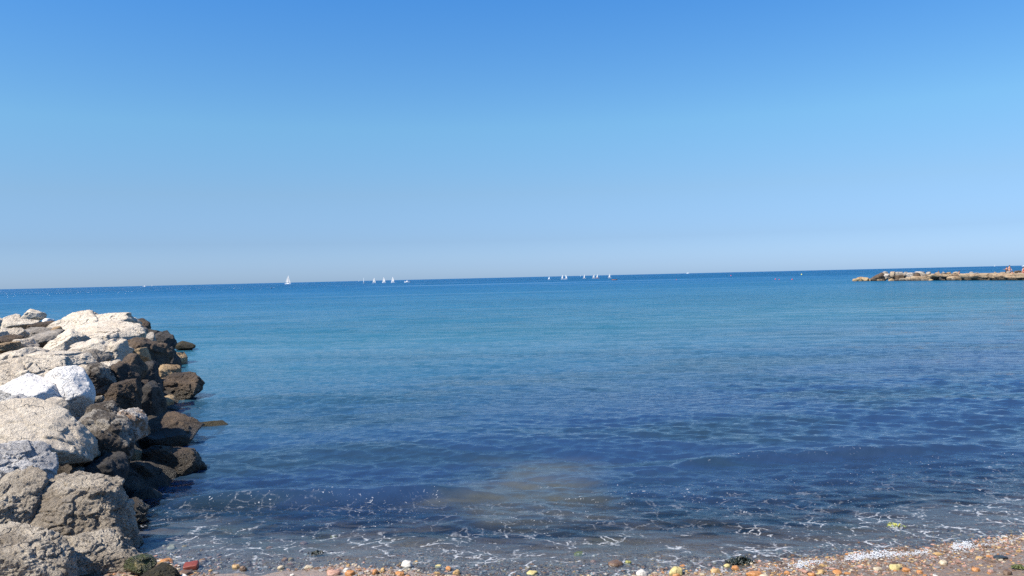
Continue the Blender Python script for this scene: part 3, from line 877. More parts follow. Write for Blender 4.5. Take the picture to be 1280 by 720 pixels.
for i, (sh, mt, lb) in enumerate(J):
    cx = (sh[0] + sh[2]) / 2 if not isinstance(sh[0], tuple) else sum(a for a, b in sh) / len(sh)
    back = 0.0
    if 'summit' in lb or 'crown' in lb or 'behind' in lb or 'on top' in lb: back = 1.2
    if 'waterline' in lb or 'tip' in lb or 'front' in lb: back = -0.6
    if mt == 'dark': back = 1.0
    boulder('jetty_rock', sh, jd(cx) + back, mt, lb, GJ, 'rock', None, 700 + i * 3, 4, 1.3)

rgj = np.random.default_rng(41)
for i in range(26):
    px = rgj.uniform(1150, 1279)
    foot = i % 2 == 0
    wpx, hpx = rgj.uniform(3, 8), rgj.uniform(1.6, 3.4)
    py = np.interp(px, [1065, 1280], [351.4, 350.6]) - hpx / 2 + .4 if foot else np.interp(px, [1150, 1176, 1224, 1280], [345, 342.6, 341.6, 341.2]) - hpx * .25
    mt = ('tan', 'brown', 'jcream', 'grey')[rgj.integers(4)]
    mname = {'jcream': 'pale'}.get(mt, mt)
    lb = ('small %s rock lying along the foot of the far jetty' if foot else 'small %s rock lying along the top of the far jetty') % mname
    boulder('jetty_rock', (px - wpx / 2, py - hpx / 2, px + wpx / 2, py + hpx / 2), jd(px) + (-0.9 if foot else rgj.uniform(.6, 2.0)), mt, lb, 'small rocks of the far jetty', 'rock', None, 900 + i, 4, 1.3)

# concrete-like blocks of the jetty
M['block'] = rock_mat('weathered_block', (0.36, 0.265, 0.165), (0.24, 0.165, 0.10), (0.08, 0.055, 0.035), 0.6, 0.5, 2.0, wetline=0.45)


def block(x0, y0, x1, y1, thick, label, seed, mat='block', back=0.0):
    d0, d1 = jd(x0), jd(x1)
    a, b = at_y(x0, y0, d0), at_y(x1, y0, d1)
    zb = min(at_y(x0, y1, d0).z, at_y(x1, y1, d1).z)
    L = math.hypot(b.x - a.x, b.y - a.y)
    nx = max(8, int(L / 0.35)); H = (a.z + b.z) / 2 - zb
    nz = max(4, int(H / 0.25)); ny = max(4, int(thick / 0.35))
    bm = bmesh.new()
    bmesh.ops.create_cube(bm, size=1)
    bmesh.ops.subdivide_edges(bm, edges=[e for e in bm.edges if abs(e.verts[0].co.x - e.verts[1].co.x) > .5], cuts=nx, use_grid_fill=True)
    bmesh.ops.subdivide_edges(bm, edges=[e for e in bm.edges if abs(e.verts[0].co.z - e.verts[1].co.z) > .5], cuts=nz, use_grid_fill=True)
    bmesh.ops.subdivide_edges(bm, edges=[e for e in bm.edges if abs(e.verts[0].co.y - e.verts[1].co.y) > .5], cuts=ny, use_grid_fill=True)
    V = np.array([v.co[:] for v in bm.verts]) * np.array([L, thick, H])
    half = np.array([L, thick, H]) / 2
    rr_ = 0.16
    inner = np.clip(V, -(half - rr_), half - rr_)
    dv = V - inner; ln = np.linalg.norm(dv, axis=1)[:, None]
    V = inner + dv / np.maximum(ln, 1e-6) * np.minimum(ln, rr_)
    n = fbm(V * 1.1 + seed, 5, seed, 0.6) * 0.34
    lay = vnoise(np.stack([V[:, 0] * 0.25, V[:, 1] * 0, V[:, 2] * 4 + seed], 1), seed) * 0.09
    V[:, 1] += (n + lay) * np.where(V[:, 1] < 0, -1, 1)
    V[:, 2] += fbm(V * 0.7 + seed + 9, 3, seed + 4) * 0.10 * (V[:, 2] > 0)
    Fc = [tuple(v.index for v in f.verts) for f in bm.faces]
    bm.free()
    o = new_obj('jetty_block', V, Fc, M[mat], loc=((a.x + b.x) / 2, (a.y + b.y) / 2 + thick / 2 + back, zb + H / 2))
    o.rotation_euler = (0, 0, math.atan2(b.y - a.y, b.x - a.x))
    tag(o, label, 'stone block', 'blocks of the far jetty')
    return o


block(1151, 345.4, 1176.5, 351.2, 3.0, 'tan block low on the jetty, left of the dark hollow', 11)
block(1174, 342.6, 1203, 346.0, 3.2, 'long pale slab roofing the dark hollow of the jetty', 12)
block(1197, 345.2, 1210, 351.0, 2.8, 'short tan block right of the dark hollow', 13)
block(1208, 346.8, 1225, 351.0, 2.6, 'low tan block under the tilted grey slab', 14)
block(1224, 341.6, 1261, 347.4, 4.6, 'longest tan block of the jetty, left of the sitting people', 15, 'block', 0.3)
block(1261.8, 341.0, 1275, 347.6, 4.2, 'tan block behind the sitting person in dark trunks', 21, 'block', 0.2)
block(1275.8, 341.4, 1330, 347.4, 4.4, 'tan block cut by the photo edge under the person in red', 22, 'block', 0.5)
block(1222, 346.6, 1262, 351.0, 4.0, 'brown footing block under the left half of the longest tan block', 16, 'brownblock')
block(1260, 346.9, 1330, 351.0, 4.0, 'brown footing block under the sitting person in dark trunks', 18, 'brownblock', -0.2)

# ------------------------------------------------------------------ people
M['skin'] = simple_mat('sunburnt_skin', (0.52, 0.27, 0.18), 0.5, 0.1)
M['skin2'] = simple_mat('tanned_skin', (0.42, 0.21, 0.12), 0.5, 0.1)
M['hair'] = simple_mat('dark_hair', (0.03, 0.022, 0.018), 0.6, 0.3, 40)
M['navy'] = simple_mat('navy_cloth', (0.02, 0.025, 0.06), 0.8)
M['black'] = simple_mat('black_cloth', (0.02, 0.018, 0.018), 0.8)
M['red'] = simple_mat('red_cloth', (0.45, 0.06, 0.05), 0.8)
M['blue'] = simple_mat('blue_cloth', (0.10, 0.13, 0.35), 0.8)
M['white_cloth'] = simple_mat('white_cloth', (0.78, 0.78, 0.76), 0.85)


def skin_mesh(name, pts, edges, mat, parent, sub=2):
    me = bpy.data.meshes.new(name)
    me.from_pydata([p[:3] for p in pts], edges, [])
    o = bpy.data.objects.new(name, me)
    COL.objects.link(o)
    md = o.modifiers.new('skin', 'SKIN')
    for i, p in enumerate(pts):
        me.skin_vertices[0].data[i].radius = (p[3], p[3] * (p[4] if len(p) > 4 else 1))
        me.skin_vertices[0].data[i].use_root = (i == 0)
    o.modifiers.new('sub', 'SUBSURF').levels = sub
    o.modifiers['sub'].render_levels = sub
    me.materials.append(mat)
    dg = bpy.context.evaluated_depsgraph_get()
    ev = o.evaluated_get(dg)
    nm = bpy.data.meshes.new_from_object(ev)
    o.modifiers.clear()
    o.data = nm
    nm.polygons.foreach_set('use_smooth', [True] * len(nm.polygons))
    if not nm.materials: nm.materials.append(mat)
    if parent: o.parent = parent
    return o


def person(loc, rz, label, pose, skin, cloth, top=None, arm=None):
    """pose: 'sit' on a ledge with legs forward, or 'stand'. Faces -Y before rotation."""
    root = empty('person', loc, rz)
    tag(root, label, 'person', 'people on the far jetty')
    hip = 0.10 if pose == 'sit' else 0.88
    P = [(0, 0, hip, .15, .8), (0, .02, hip + .22, .125, .8), (0, .02, hip + .42, .15, .75), (0, .01, hip + .54, .06), (0, -.02, hip + .66, .085, 1.1), (0, -.02, hip + .75, .07)]
    E = [(0, 1), (1, 2), (2, 3), (3, 4), (4, 5)]
    for s in (-1, 1):
        i = len(P)
        if pose == 'sit':
            L = [(s * .10, -.06, hip - .01, .085), (s * .13, -.42, hip + .10, .065), (s * .13, -.55, hip - .30, .045), (s * .13, -.68, hip - .36, .04)]
        else:
            L = [(s * .10, 0, hip - .10, .09), (s * .11, -.02, .48, .062), (s * .12, .02, .08, .04), (s * .12, -.14, .04, .035)]
        P += L; E += [(0, i), (i, i + 1), (i + 1, i + 2), (i + 2, i + 3)]
        i = len(P)
        if arm and s == arm:
            Ar = [(s * .20, .01, hip + .46, .052), (s * .46, -.05, hip + .42, .04), (s * .70, -.10, hip + .42, .032), (s * .80, -.11, hip + .42, .026)]
        else:
            Ar = [(s * .20, .01, hip + .46, .052), (s * .26, -.02, hip + .20, .04), (s * .22, -.20, hip + .06, .032), (s * .20, -.28, hip + .03, .026)]
        P += Ar; E += [(2, i), (i, i + 1), (i + 1, i + 2), (i + 2, i + 3)]
    skin_mesh('body', P, E, M[skin], root, 2)
    V, Fc = ico(3)
    H = V * np.array([.10, .115, .10]) + np.array([0, .0, hip + .735])
    H[:, 2] = np.maximum(H[:, 2], hip + .69)
    new_obj('hair', H, Fc, M['hair'], root)
    if pose == 'sit':
        C = [(0, 0, hip + .02, .165, .85), (.10, -.08, hip, .10), (.125, -.30, hip + .07, .088), (-.10, -.08, hip, .10), (-.125, -.30, hip + .07, .088)]
    else:
        C = [(0, 0, hip + .04, .165, .85), (.10, 0, hip - .10, .105), (.11, -.01, hip - .34, .095), (-.10, 0, hip - .10, .105), (-.11, -.01, hip - .34, .095)]
    skin_mesh('shorts', C, [(0, 1), (1, 2), (0, 3), (3, 4)], M[cloth], root, 2)
    if top:
        skin_mesh('shirt', [(0, .01, hip + .10, .16, .85), (0, .02, hip + .28, .145, .85), (0, .02, hip + .43, .165, .8)], [(0, 1), (1, 2)], M[top], root, 2)
    return root


def place(px, py, extra=0.0):
    return at_y(px, py, jd(px) + extra)


person(place(1258.3, 340.9, 1.2), 0.3, 'person in a black top with one arm stretched towards the sea, beside the taller one', 'sit', 'skin', 'black', 'black', arm=-1)
pt = place(1261.9, 341.0, 1.6); pt.z -= 0.55
person(pt, 0.2, 'tallest person in blue shorts and bare chest on the far jetty', 'stand', 'skin', 'blue', None)
person(place(1265.4, 346.2, -0.75), -0.2, 'person in dark trunks sitting on the front face of the longest tan block', 'sit', 'skin2', 'black', None)
person(place(1279.3, 341.3, 1.0), 0.4, 'person in red beside a white towel at the photo edge of the jetty', 'sit', 'skin', 'red', 'red')
pt = place(1173.2, 343.4, 2.6); pt.z -= 0.25
person(pt, -0.5, 'person in a red top sitting between grey rocks and the pale slab', 'sit', 'skin', 'red', 'red')
pt = place(1199.0, 343.2, 0.6); pt.z -= 0.28
person(pt, 0.8, 'bare-chested person sitting low at the right end of the pale slab', 'sit', 'skin2', 'navy', None)


def cloth_patch(name, px, py, w, hgt, fwd, mat, label, cat):
    """a towel draped over the block's edge"""
    c = place(px, py, fwd)
    n = 12
    V = []; Fc = []
    for i in range(n + 1):
        for j in range(n + 1):
            u = i / n - .5; t = j / n
            y = 0.5 - t * 1.0 if t < 0.5 else 0.0 - 0.03 * math.sin(u * 20)
            z = 0.02 * math.sin(u * 13 + t * 5) if t < .5 else -(t - .5) * 2 * hgt
            V.append((u * w, y - 0.02, z))
    m = n + 1
    for i in range(n):
        for j in range(n):
            a = i * m + j
            Fc.append((a, a + 1, a + m + 1, a + m))
    o = new_obj(name, V, Fc, mat, loc=c)
    md = o.modifiers.new('thick', 'SOLIDIFY'); md.thickness = 0.02
    tag(o, label, cat)
    return o


cloth_patch('towel', 1258, 341.7, 0.5, 0.22, -0.25, M['white_cloth'], 'white towel hung over the block below the reaching person', 'towel')
cloth_patch('towel', 1277, 341.2, 0.5, 0.18, 0.4, M['white_cloth'], 'white towel at the knees of the person in red at the photo edge', 'towel')

# ------------------------------------------------------------------ boats
M['sail'] = simple_mat('white_sailcloth', (0.52, 0.52, 0.51), 0.7, 0.04)
M['hull'] = simple_mat('white_hull_paint', (0.80, 0.80, 0.79), 0.35, 0.04)
M['grey_hull'] = simple_mat('grey_hull_paint', (0.35, 0.38, 0.42), 0.4, 0.05)
M['orange_hull'] = simple_mat('orange_hull_paint', (0.62, 0.25, 0.12), 0.4, 0.05)
M['mast'] = simple_mat('grey_mast_metal', (0.40, 0.41, 0.42), 0.4, 0.05)
M['dark_glass'] = simple_mat('dark_boat_window', (0.04, 0.05, 0.06), 0.15, 0.1)
M['grey_sail'] = simple_mat('grey_sailcloth', (0.66, 0.72, 0.74), 0.7, 0.05)


def hull_mesh(L, W, H, name, mat, parent):
    """bow at +X"""
    ns, nk = 18, 9
    V, Fc = [], []
    for i in range(ns):
        t = i / (ns - 1); x = -L / 2 + L * t
        wdt = W / 2 * (0.72 + 0.28 * math.sin(min(t / .5, 1) * math.pi / 2)) * (1 if t < .5 else math.cos((t - .5) / .5 * math.pi / 2 * .98) ** .8)
        dk = H * (1 + 0.28 * max(0, t - .4)); rake = 0.10 * L * max(0, t - .7) * 2
        for j in range(nk):
            a = math.pi * j / (nk - 1)
            y = -wdt * math.cos(a)
            z = dk - (dk + 0.25 * H) * math.sin(a) ** .7
            V.append((x + rake * (z / H if H else 0) * .3, y, z))
    for i in range(ns - 1):
        for j in range(nk - 1):
            a = i * nk + j
            Fc.append((a, a + nk, a + nk + 1, a + 1))
        Fc.append((i * nk, i * nk + nk - 1, (i + 1) * nk + nk - 1, (i + 1) * nk))   # deck
    Fc.append(tuple(range(nk))[::-1]); Fc.append(tuple((ns - 1) * nk + j for j in range(nk)))
    return new_obj(name, V, Fc, mat, parent, smooth=False)


def tube(p0, p1, r, name, mat, parent):
    a, b = Vector(p0), Vector(p1)
    q = (b - a).to_track_quat('Z', 'Y'); L = (b - a).length
    V, Fc = [], []
    for z, rr_ in ((0, r), (L, r * .7)):
        for i in range(8):
            t = i * math.pi / 4
            V.append(a + q @ Vector((rr_ * math.cos(t), rr_ * math.sin(t), z)))
    for i in range(8):
        Fc.append((i, (i + 1) % 8, 8 + (i + 1) % 8, 8 + i))
    Fc += [tuple(range(8))[::-1], tuple(range(8, 16))]
    return new_obj(name, V, Fc, mat, parent)


def sail(tack, clew, head, belly, name, mat, parent, roach=0.08, headw=0.02):
    tack, clew, head = Vector(tack), Vector(clew), Vector(head)
    n, m = 10, 8
    V, Fc = [], []
    for i in range(n + 1):
        t = i / n
        luff = tack.lerp(head, t); leech = clew.lerp(head, t)
        leech = leech + (clew - tack) * (roach * math.sin(math.pi * t) + headw * t)
        for j in range(m + 1):
            s = j / m
            p = luff.lerp(leech, s)
            V.append((p.x, p.y + belly * math.sin(math.pi * s) * (1 - t * .6), p.z))
    for i in range(n):
        for j in range(m):
            a = i * (m + 1) + j
            Fc.append((a, a + 1, a + m + 2, a + m + 1))
    o = new_obj(name, V, Fc, mat, parent)
    md = o.modifiers.new('thick', 'SOLIDIFY'); md.thickness = 0.025
    return o


def sailboat(px, py, label, L, H, rz, group=None, jib=True, hullmat='hull', sailmat='sail', crew=None, name='sailing_dinghy', fill=1.0):
    w = at_z(px, py)
    root = empty(name, (w.x, w.y, 0), rz)
    tag(root, label, 'sailing boat', group)
    hh = 0.10 * L if name == 'sailing_dinghy' else 0.125 * L
    hull_mesh(L, L * .33, hh, 'hull', M[hullmat], root)
    mx = L * 0.12
    tube((mx, 0, hh * .4), (mx, 0, H), 0.012 * L, 'mast', M['mast'], root)
    bz = hh + 0.09 * H
    tube((mx, 0, bz), (mx - L * .52 * fill, 0, bz), 0.008 * L, 'boom', M['mast'], root)
    sail((mx - .05, 0, bz + .06), (mx - L * .52 * fill, 0, bz + .06), (mx - .05, 0, H * .985), 0.05 * L, 'mainsail', M[sailmat], root, 0.10, 0.12)
    if jib:
        sail((L * .47, 0, hh * 1.35), (mx - L * .03, 0.05 * L, bz), (mx + .05, 0, H * .88), 0.04 * L, 'jib', M[sailmat], root, 0.0, 0.0)
    if name == 'sailing_yacht':
        V, Fc = ico(3)
        C = np.clip(V * 1.25, -1, 1) * np.array([L * .2, L * .10, hh * .35]) + np.array([-.02 * L, 0, hh * 1.15])
        c = new_obj('cabin', C, Fc, M['hull'], root)
        Wd = np.clip(V * 1.25, -1, 1) * np.array([L * .15, L * .102, hh * .12]) + np.array([-.02 * L, 0, hh * 1.2])
        new_obj('window', Wd, Fc, M['dark_glass'], c)
    if crew:
        skin_mesh('person', [(-L * .2, .1, hh + .1, .2), (-L * .2, .1, hh + .4, .18), (-L * .2, .1, hh + .6, .08), (-L * .2, .1, hh + .78, .12)], [(0, 1), (1, 2), (2, 3)], M[crew], None, 1)
        o = bpy.context.scene.objects[-1] if False else None
    return root


sailboat(360.0, 355.3, 'white sailing yacht with main and jib, largest of the boats on the horizon', 7.9, 10.6, math.radians(-14), name='sailing_yacht')
GD = 'dinghies sailing left of the middle'
sailboat(454.7, 354.0, 'thin grey dinghy seen end-on, leftmost of its group right of the yacht', 4.2, 4.9, math.radians(-70), GD, False, 'grey_hull', 'grey_sail', fill=.8)
sailboat(467.6, 353.8, 'white dinghy next to the thin grey end-on one', 3.3, 4.6, math.radians(-20), GD, True)
sailboat(480.1, 353.6, 'middle one of the white dinghies between the thin grey one and the motorboat', 3.4, 4.6, math.radians(160), GD, True)
sailboat(491.2, 353.3, 'white dinghy nearest to the white motorboat', 3.4, 4.8, math.radians(160), GD, True)
GO = 'small dinghies right of the middle'
for px, py, lb, L, H, a, hm, sm in (
    (686.5, 349.6, 'smallest greyish dinghy, by itself left of the white pairs', 2.0, 2.0, -35, 'grey_hull', 'grey_sail'),
    (703.2, 349.1, 'left dinghy of the first white pair right of the middle', 2.4, 3.0, -25, 'hull', 'sail'),
    (707.5, 349.0, 'right dinghy of the first white pair right of the middle', 2.4, 3.0, 150, 'hull', 'sail'),
    (730.6, 348.2, 'single white dinghy between the two white pairs', 2.3, 2.9, -20, 'hull', 'sail'),
    (742.5, 348.0, 'left dinghy with a broad sail in the pair with an orange hull', 2.7, 2.9, -15, 'hull', 'sail'),
    (746.8, 347.9, 'dinghy with an orange hull, right one of its pair', 2.5, 2.9, -25, 'orange_hull', 'sail'),
    (762.2, 347.6, 'white dinghy last in the row, above the orange inflatable', 2.6, 3.1, -20, 'hull', 'sail')):
    sailboat(px, py, lb, L, H, math.radians(a), GO, False, hm, sm)


def motorboat(px, py, L, rz, label, hm='hull', cab=True, name='motorboat', cat='motorboat', group=None):
    w = at_z(px, py)
    root = empty(name, (w.x, w.y, 0), rz)
    tag(root, label, cat, group)
    H = .13 * L
    hull_mesh(L, L * .34, H, 'hull', M[hm], root)
    V, Fc = ico(3)
    if cab:
        C = np.clip(V * 1.3, -1, 1) * np.array([L * .17, L * .12, L * .085]); C[:, 0] -= C[:, 2] * .5
        c = new_obj('cabin', C + np.array([0, 0, H + L * .07]), Fc, M['hull'], root)
        new_obj('window', np.clip(V * 1.3, -1, 1) * np.array([L * .165, L * .123, L * .025]) + np.array([.0, 0, H + L * .09]), Fc, M['dark_glass'], c)
    new_obj('outboard_engine', np.clip(V * 1.3, -1, 1) * np.array([L * .04, L * .04, L * .07]) + np.array([-L * .53, 0, H * .9]), Fc, M['black'], root)
    return root


motorboat(509.0, 353.0, 4.6, math.radians(185), 'white motorboat with a dark window right of the white dinghies')
motorboat(768.4, 350.1, 2.3, math.radians(5), 'small orange inflatable boat below the last white dinghy', 'orange_hull', False, 'inflatable_boat', 'boat')
motorboat(181.0, 358.6, 8.0, math.radians(10), 'distant white motorboat at the far left horizon above the groin')
motorboat(860.0, 341.95, 17, math.radians(170), 'distant white motorboat alone on the horizon between the dinghies and the jetty')
motorboat(1279.5, 333.1, 6.6, math.radians(175), 'white motorboat at the photo edge above the far jetty')


def far_sail(px, top, base, label):
    w = at_z(px, base)
    d = w.y
    H = (base - top) * d / F
    return sailboat(px, base, label, H * .55, H, math.radians(-25), None, False)


far_sail(190.0, 355.6, 357.9, 'tiny far white sail on the horizon next to the distant left motorboat')
far_sail(448.5, 350.3, 352.0, 'tiny far white sail left of the thin grey dinghy')
far_sail(725.6, 343.9, 345.5, 'tiny far white sail just left of the single white dinghy')
far_sail(1243.6, 330.6, 333.2, 'tiny far white sail on the horizon above the long tan block of the jetty')

# ------------------------------------------------------------------ buoys
M['red_plastic'] = simple_mat('red_buoy_plastic', (0.55, 0.05, 0.06), 0.4, 0.1)
M['yellow_plastic'] = simple_mat('yellow_buoy_plastic', (0.60, 0.58, 0.12), 0.4, 0.1)
M['dark_plastic'] = simple_mat('dark_buoy_plastic', (0.03, 0.04, 0.06), 0.4, 0.1)


def buoy(px, py, r, mat, label):
    w = at_z(px, py)
    root = empty('buoy', (w.x, w.y, 0))
    tag(root, label, 'buoy', 'mooring buoys off the jetty')
    V, Fc = ico(3)
    A = V * np.array([r, r, r]) + np.array([0, 0, r * .55])
    A[:, :2] *= (1 - 0.12 * np.clip(V[:, 2:3], 0, 1))
    new_obj('float', A, Fc, mat, root)
    tube((0, 0, r * 1.3), (0, 0, r * 2.0), r * .16, 'pole', M['mast'], root)
    T = V * np.array([r * .28, r * .28, r * .22]) + np.array([0, 0, r * 2.05])
    new_obj('topmark', T, Fc, mat, root)
    return root


buoy(913.7, 345.0, .30, M['red_plastic'], 'red buoy farthest out, alone between the distant motorboat and the jetty')
buoy(969.2, 349.4, .15, M['red_plastic'], 'red buoy, first of three in a row left of the jetty tip')
buoy(974.0, 349.8, .11, M['red_plastic'], 'smallest red buoy, second of three in a row left of the jetty tip')
buoy(990.2, 349.8, .15, M['red_plastic'], 'red buoy nearest to the jetty tip')
buoy(1002.0, 343.6, .32, M['yellow_plastic'], 'yellow-green buoy far out beyond the red row')
buoy(845.5, 349.7, .11, M['red_plastic'], 'faint red buoy near the orange inflatable side of the bay')
buoy(339.0, 360.6, .22, M['dark_plastic'], 'dark buoy below and left of the sailing yacht')

# ------------------------------------------------------------------ pebbles
PC = {'orange': (0.44, 0.20, 0.065), 'ochre': (0.42, 0.27, 0.11), 'white': (0.60, 0.56, 0.49), 'cream': (0.46, 0.38, 0.26),
      'yellow': (0.50, 0.41, 0.17), 'brown': (0.14, 0.085, 0.05), 'grey': (0.25, 0.23, 0.21), 'pink': (0.42, 0.24, 0.17), 'dark': (0.03, 0.033, 0.03), 'olive': (0.25, 0.24, 0.06)}
PM = {}
for nme, c in PC.items():
    k = NT(nme + '_pebble')
    tc = k.n('TexCoord').outputs['Object']
    n = k.noise(tc, 22, 6, 0.65); n2 = k.noise(tc, 70, 5, 0.7)
    col = k.mix(k.step(n, .35, .65), c, tuple(x * .62 for x in c))
    col = k.mix(k.math('MULTIPLY', k.step(n2, .58, .7), .5), col, tuple(x * .3 for x in c))
    p = k.n('BsdfPrincipled'); k.put(p.inputs['Base Color'], col); p.inputs['Roughness'].default_value = .38
    k.put(p.inputs['Normal'], k.bump(n2, .6, .01))
    PM[nme] = k.surf(p.outputs[0])


def gz(x, y):
    return float(ground_z(np.array([x]), np.array([y]))[0])


def pebble(px, py, wpx, hpx, colr, label, cat='pebble', group=None, name='pebble', seed=0, tall=None, rough=1.3):
    w = at_z(px, py, 0.0)
    for _ in range(4):
        w = at_z(px, py + hpx * .5, gz(w.x, w.y))
    W = wpx * w.y / F; H = (hpx * w.y / F) * (tall or 1.0)
    rg = np.random.default_rng(seed + 900)
    ol = [(a - .0, -b) for a, b in blob(-W / 2, -H / 2, W / 2, H / 2, seed + 77)]
    V, Fc = rock_verts(ol, max(W * rg.uniform(.6, .9), H), seed + 60, 4, rough, 14)
    o = new_obj(name, V, Fc, PM[colr], loc=(w.x, w.y, gz(w.x, w.y) + H * .20))
    o.rotation_euler = (0, 0, rg.uniform(-.5, .5))
    tag(o, label, cat, group)
    return o


BIG = [
 (207,700,18,6,'orange','orange stone near the weedy stone, left of the red brick'),
 (168,683,13,4,'pink','flat pinkish stone beside the foot of the big pitted boulder'),
 (214,684,14,4,'cream','flat yellowish slab lying in the shallows by the boulders'),
 (232,715,20,7,'brown','flat dark brown stone just below the red brick'),
 (230,719,11,4,'white','white chip under the flat dark brown stone'),
 (207,703,12,4,'grey','thin grey stone left of the red brick'),
 (254,699,10,6,'orange','orange chip in the wash just right of the red brick'),
 (275,708,6,5,'cream','cream pebble standing by itself right of the red brick'),
 (263,713,6,4,'ochre','tan pebble on the wet sand below the cream pebble'),
 (295,707,13,8,'ochre','ochre stone, left one of a wet cluster on the smooth sand'),
 (304,709,10,9,'brown','brown stone, right one of the wet ochre cluster'),
 (337,684,9,5,'orange','orange-brown stone alone in the shallow wash'),
 (356,698,9,6,'orange','left one of two orange stones side by side in the wash'),
 (364,698,9,6,'ochre','right one of two orange stones side by side in the wash'),
 (351,708,8,7,'cream','cream stone right at the water edge below the orange pair'),
 (365,718,6,3,'white','small white chip alone on the smooth wet sand'),
 (380,678,12,4,'pink','flat pinkish stone under the shallow water left of the foam'),
 (417,670,10,4,'olive','yellow-green stone under the water, far out from the shore'),
 (386,708,15,5,'cream','flat cream stone at the upper edge of the smooth sand'),
 (417,714,20,7,'pink','broad pinkish stone left of the bright orange one'),
 (437,715,14,9,'orange','bright orange stone with a white one on top'),
 (433,711,8,5,'white','white stone resting on the bright orange one'),
 (469,713,7,9,'orange','tall orange stone in the foam'),
 (479,711,6,6,'ochre','ochre stone just right of the tall orange one'),
 (508,703,17,11,'white','large white stone in the wash, biggest white one'),
 (520,702,8,6,'ochre','ochre stone against the large white one'),
 (500,716,14,6,'orange','orange stone below the large white one'),
 (548,707,9,5,'yellow','yellow stone between the large white one and the orange pair'),
 (561,709,9,8,'orange','dark orange stone, upper one of a touching pair'),
 (571,714,12,6,'ochre','ochre stone, lower one of a touching pair'),
 (769,703,23,9,'brown','long brown stone in the wash, biggest brown one'),
 (785,702,9,7,'olive','olive pebble at the end of the long brown stone'),
 (666,715,17,7,'yellow','broad yellow stone in the foam near the middle'),
 (660,709,8,5,'ochre','ochre stone behind the broad yellow one'),
 (724,691,14,6,'olive','olive stone under the shallow water'),
 (802,714,15,9,'white','white stone left of the big yellow one'),
 (845,711,18,14,'yellow','big knobbly yellow stone, tallest on the waterline'),
 (846,718,12,7,'orange','orange stone in front of the big knobbly yellow one'),
 (894,712,13,9,'ochre','ochre stone between the big yellow one and the dark weed'),
 (909,706,9,5,'yellow','yellow stone at the left end of the dark weed clump'),
 (920,709,11,6,'orange','orange stone under the dark weed clump'),
 (943,716,23,9,'orange','long orange-brown stone, largest orange one at the foam edge'),
 (956,719,15,8,'cream','cream stone in front of the long orange-brown one'),
 (984,715,8,6,'orange','orange stone inside the foam bubble right of the long one'),
 (1015,717,10,8,'orange','squarish orange stone below the foam ridge'),
 (1027,713,13,7,'ochre','ochre stone just under the foam ridge'),
 (1047,714,12,6,'orange','orange stone right of the ochre one under the foam ridge'),
 (1097,710,13,5,'cream','cream stone left of the pale yellow slab'),
 (1119,707,16,8,'yellow','pale yellow slab-like stone below the foam ridge'),
 (1133,711,10,7,'orange','orange stone next to the pale yellow slab-like one'),
 (1150,714,9,5,'orange','small orange stone between the yellow slab and the far right'),
 (1180,702,14,6,'cream','pale cream stone on the wet gravel below the white breaker'),
 (1220,711,12,6,'orange','flat orange stone on the brown wet gravel'),
 (1238,713,8,5,'pink','pinkish stone beside the flat orange one'),
 (1259,714,12,8,'brown','brown stone on the wet gravel near the corner'),
 (1250,696,20,5,'dark','dark flat stone on the wet gravel under the last foam'),
]
for i, (px, py, a, b, c, lb) in enumerate(BIG):
    pebble(px, py, a, b, c, lb, 'stone', 'bright stones along the waterline', seed=i * 3 + 1)

# red brick
w = at_z(239, 709, gz(-2.5, 6.1))
w = at_z(239, 710.5, gz(w.x, w.y))
bm = bmesh.new()
bmesh.ops.create_cube(bm, size=1)
bmesh.ops.subdivide_edges(bm, edges=bm.edges[:], cuts=12, use_grid_fill=True)
V = np.array([v.co[:] for v in bm.verts]); Fc = [tuple(v.index for v in f.verts) for f in bm.faces]; bm.free()
hb = np.array([.055, .05, .024])
V = V * 2 * hb
inn = np.clip(V, -(hb - .012), hb - .012); dv = V - inn; ln = np.linalg.norm(dv, axis=1)[:, None]
V = inn + dv / np.maximum(ln, 1e-6) * np.minimum(ln, .012)
V += fbm(V * 30, 3, 4)[:, None] * .003
M['brick'] = simple_mat('wet_red_brick', (0.17, 0.036, 0.02), 0.5, 0.4, 60)
o = new_obj('brick', V, Fc, M['brick'], loc=(w.x, w.y, gz(w.x, w.y) + .016)); o.rotation_euler = (0.05, -0.08, 0.25)
tag(o, 'worn red brick on the wet sand beside the weedy stones', 'brick')

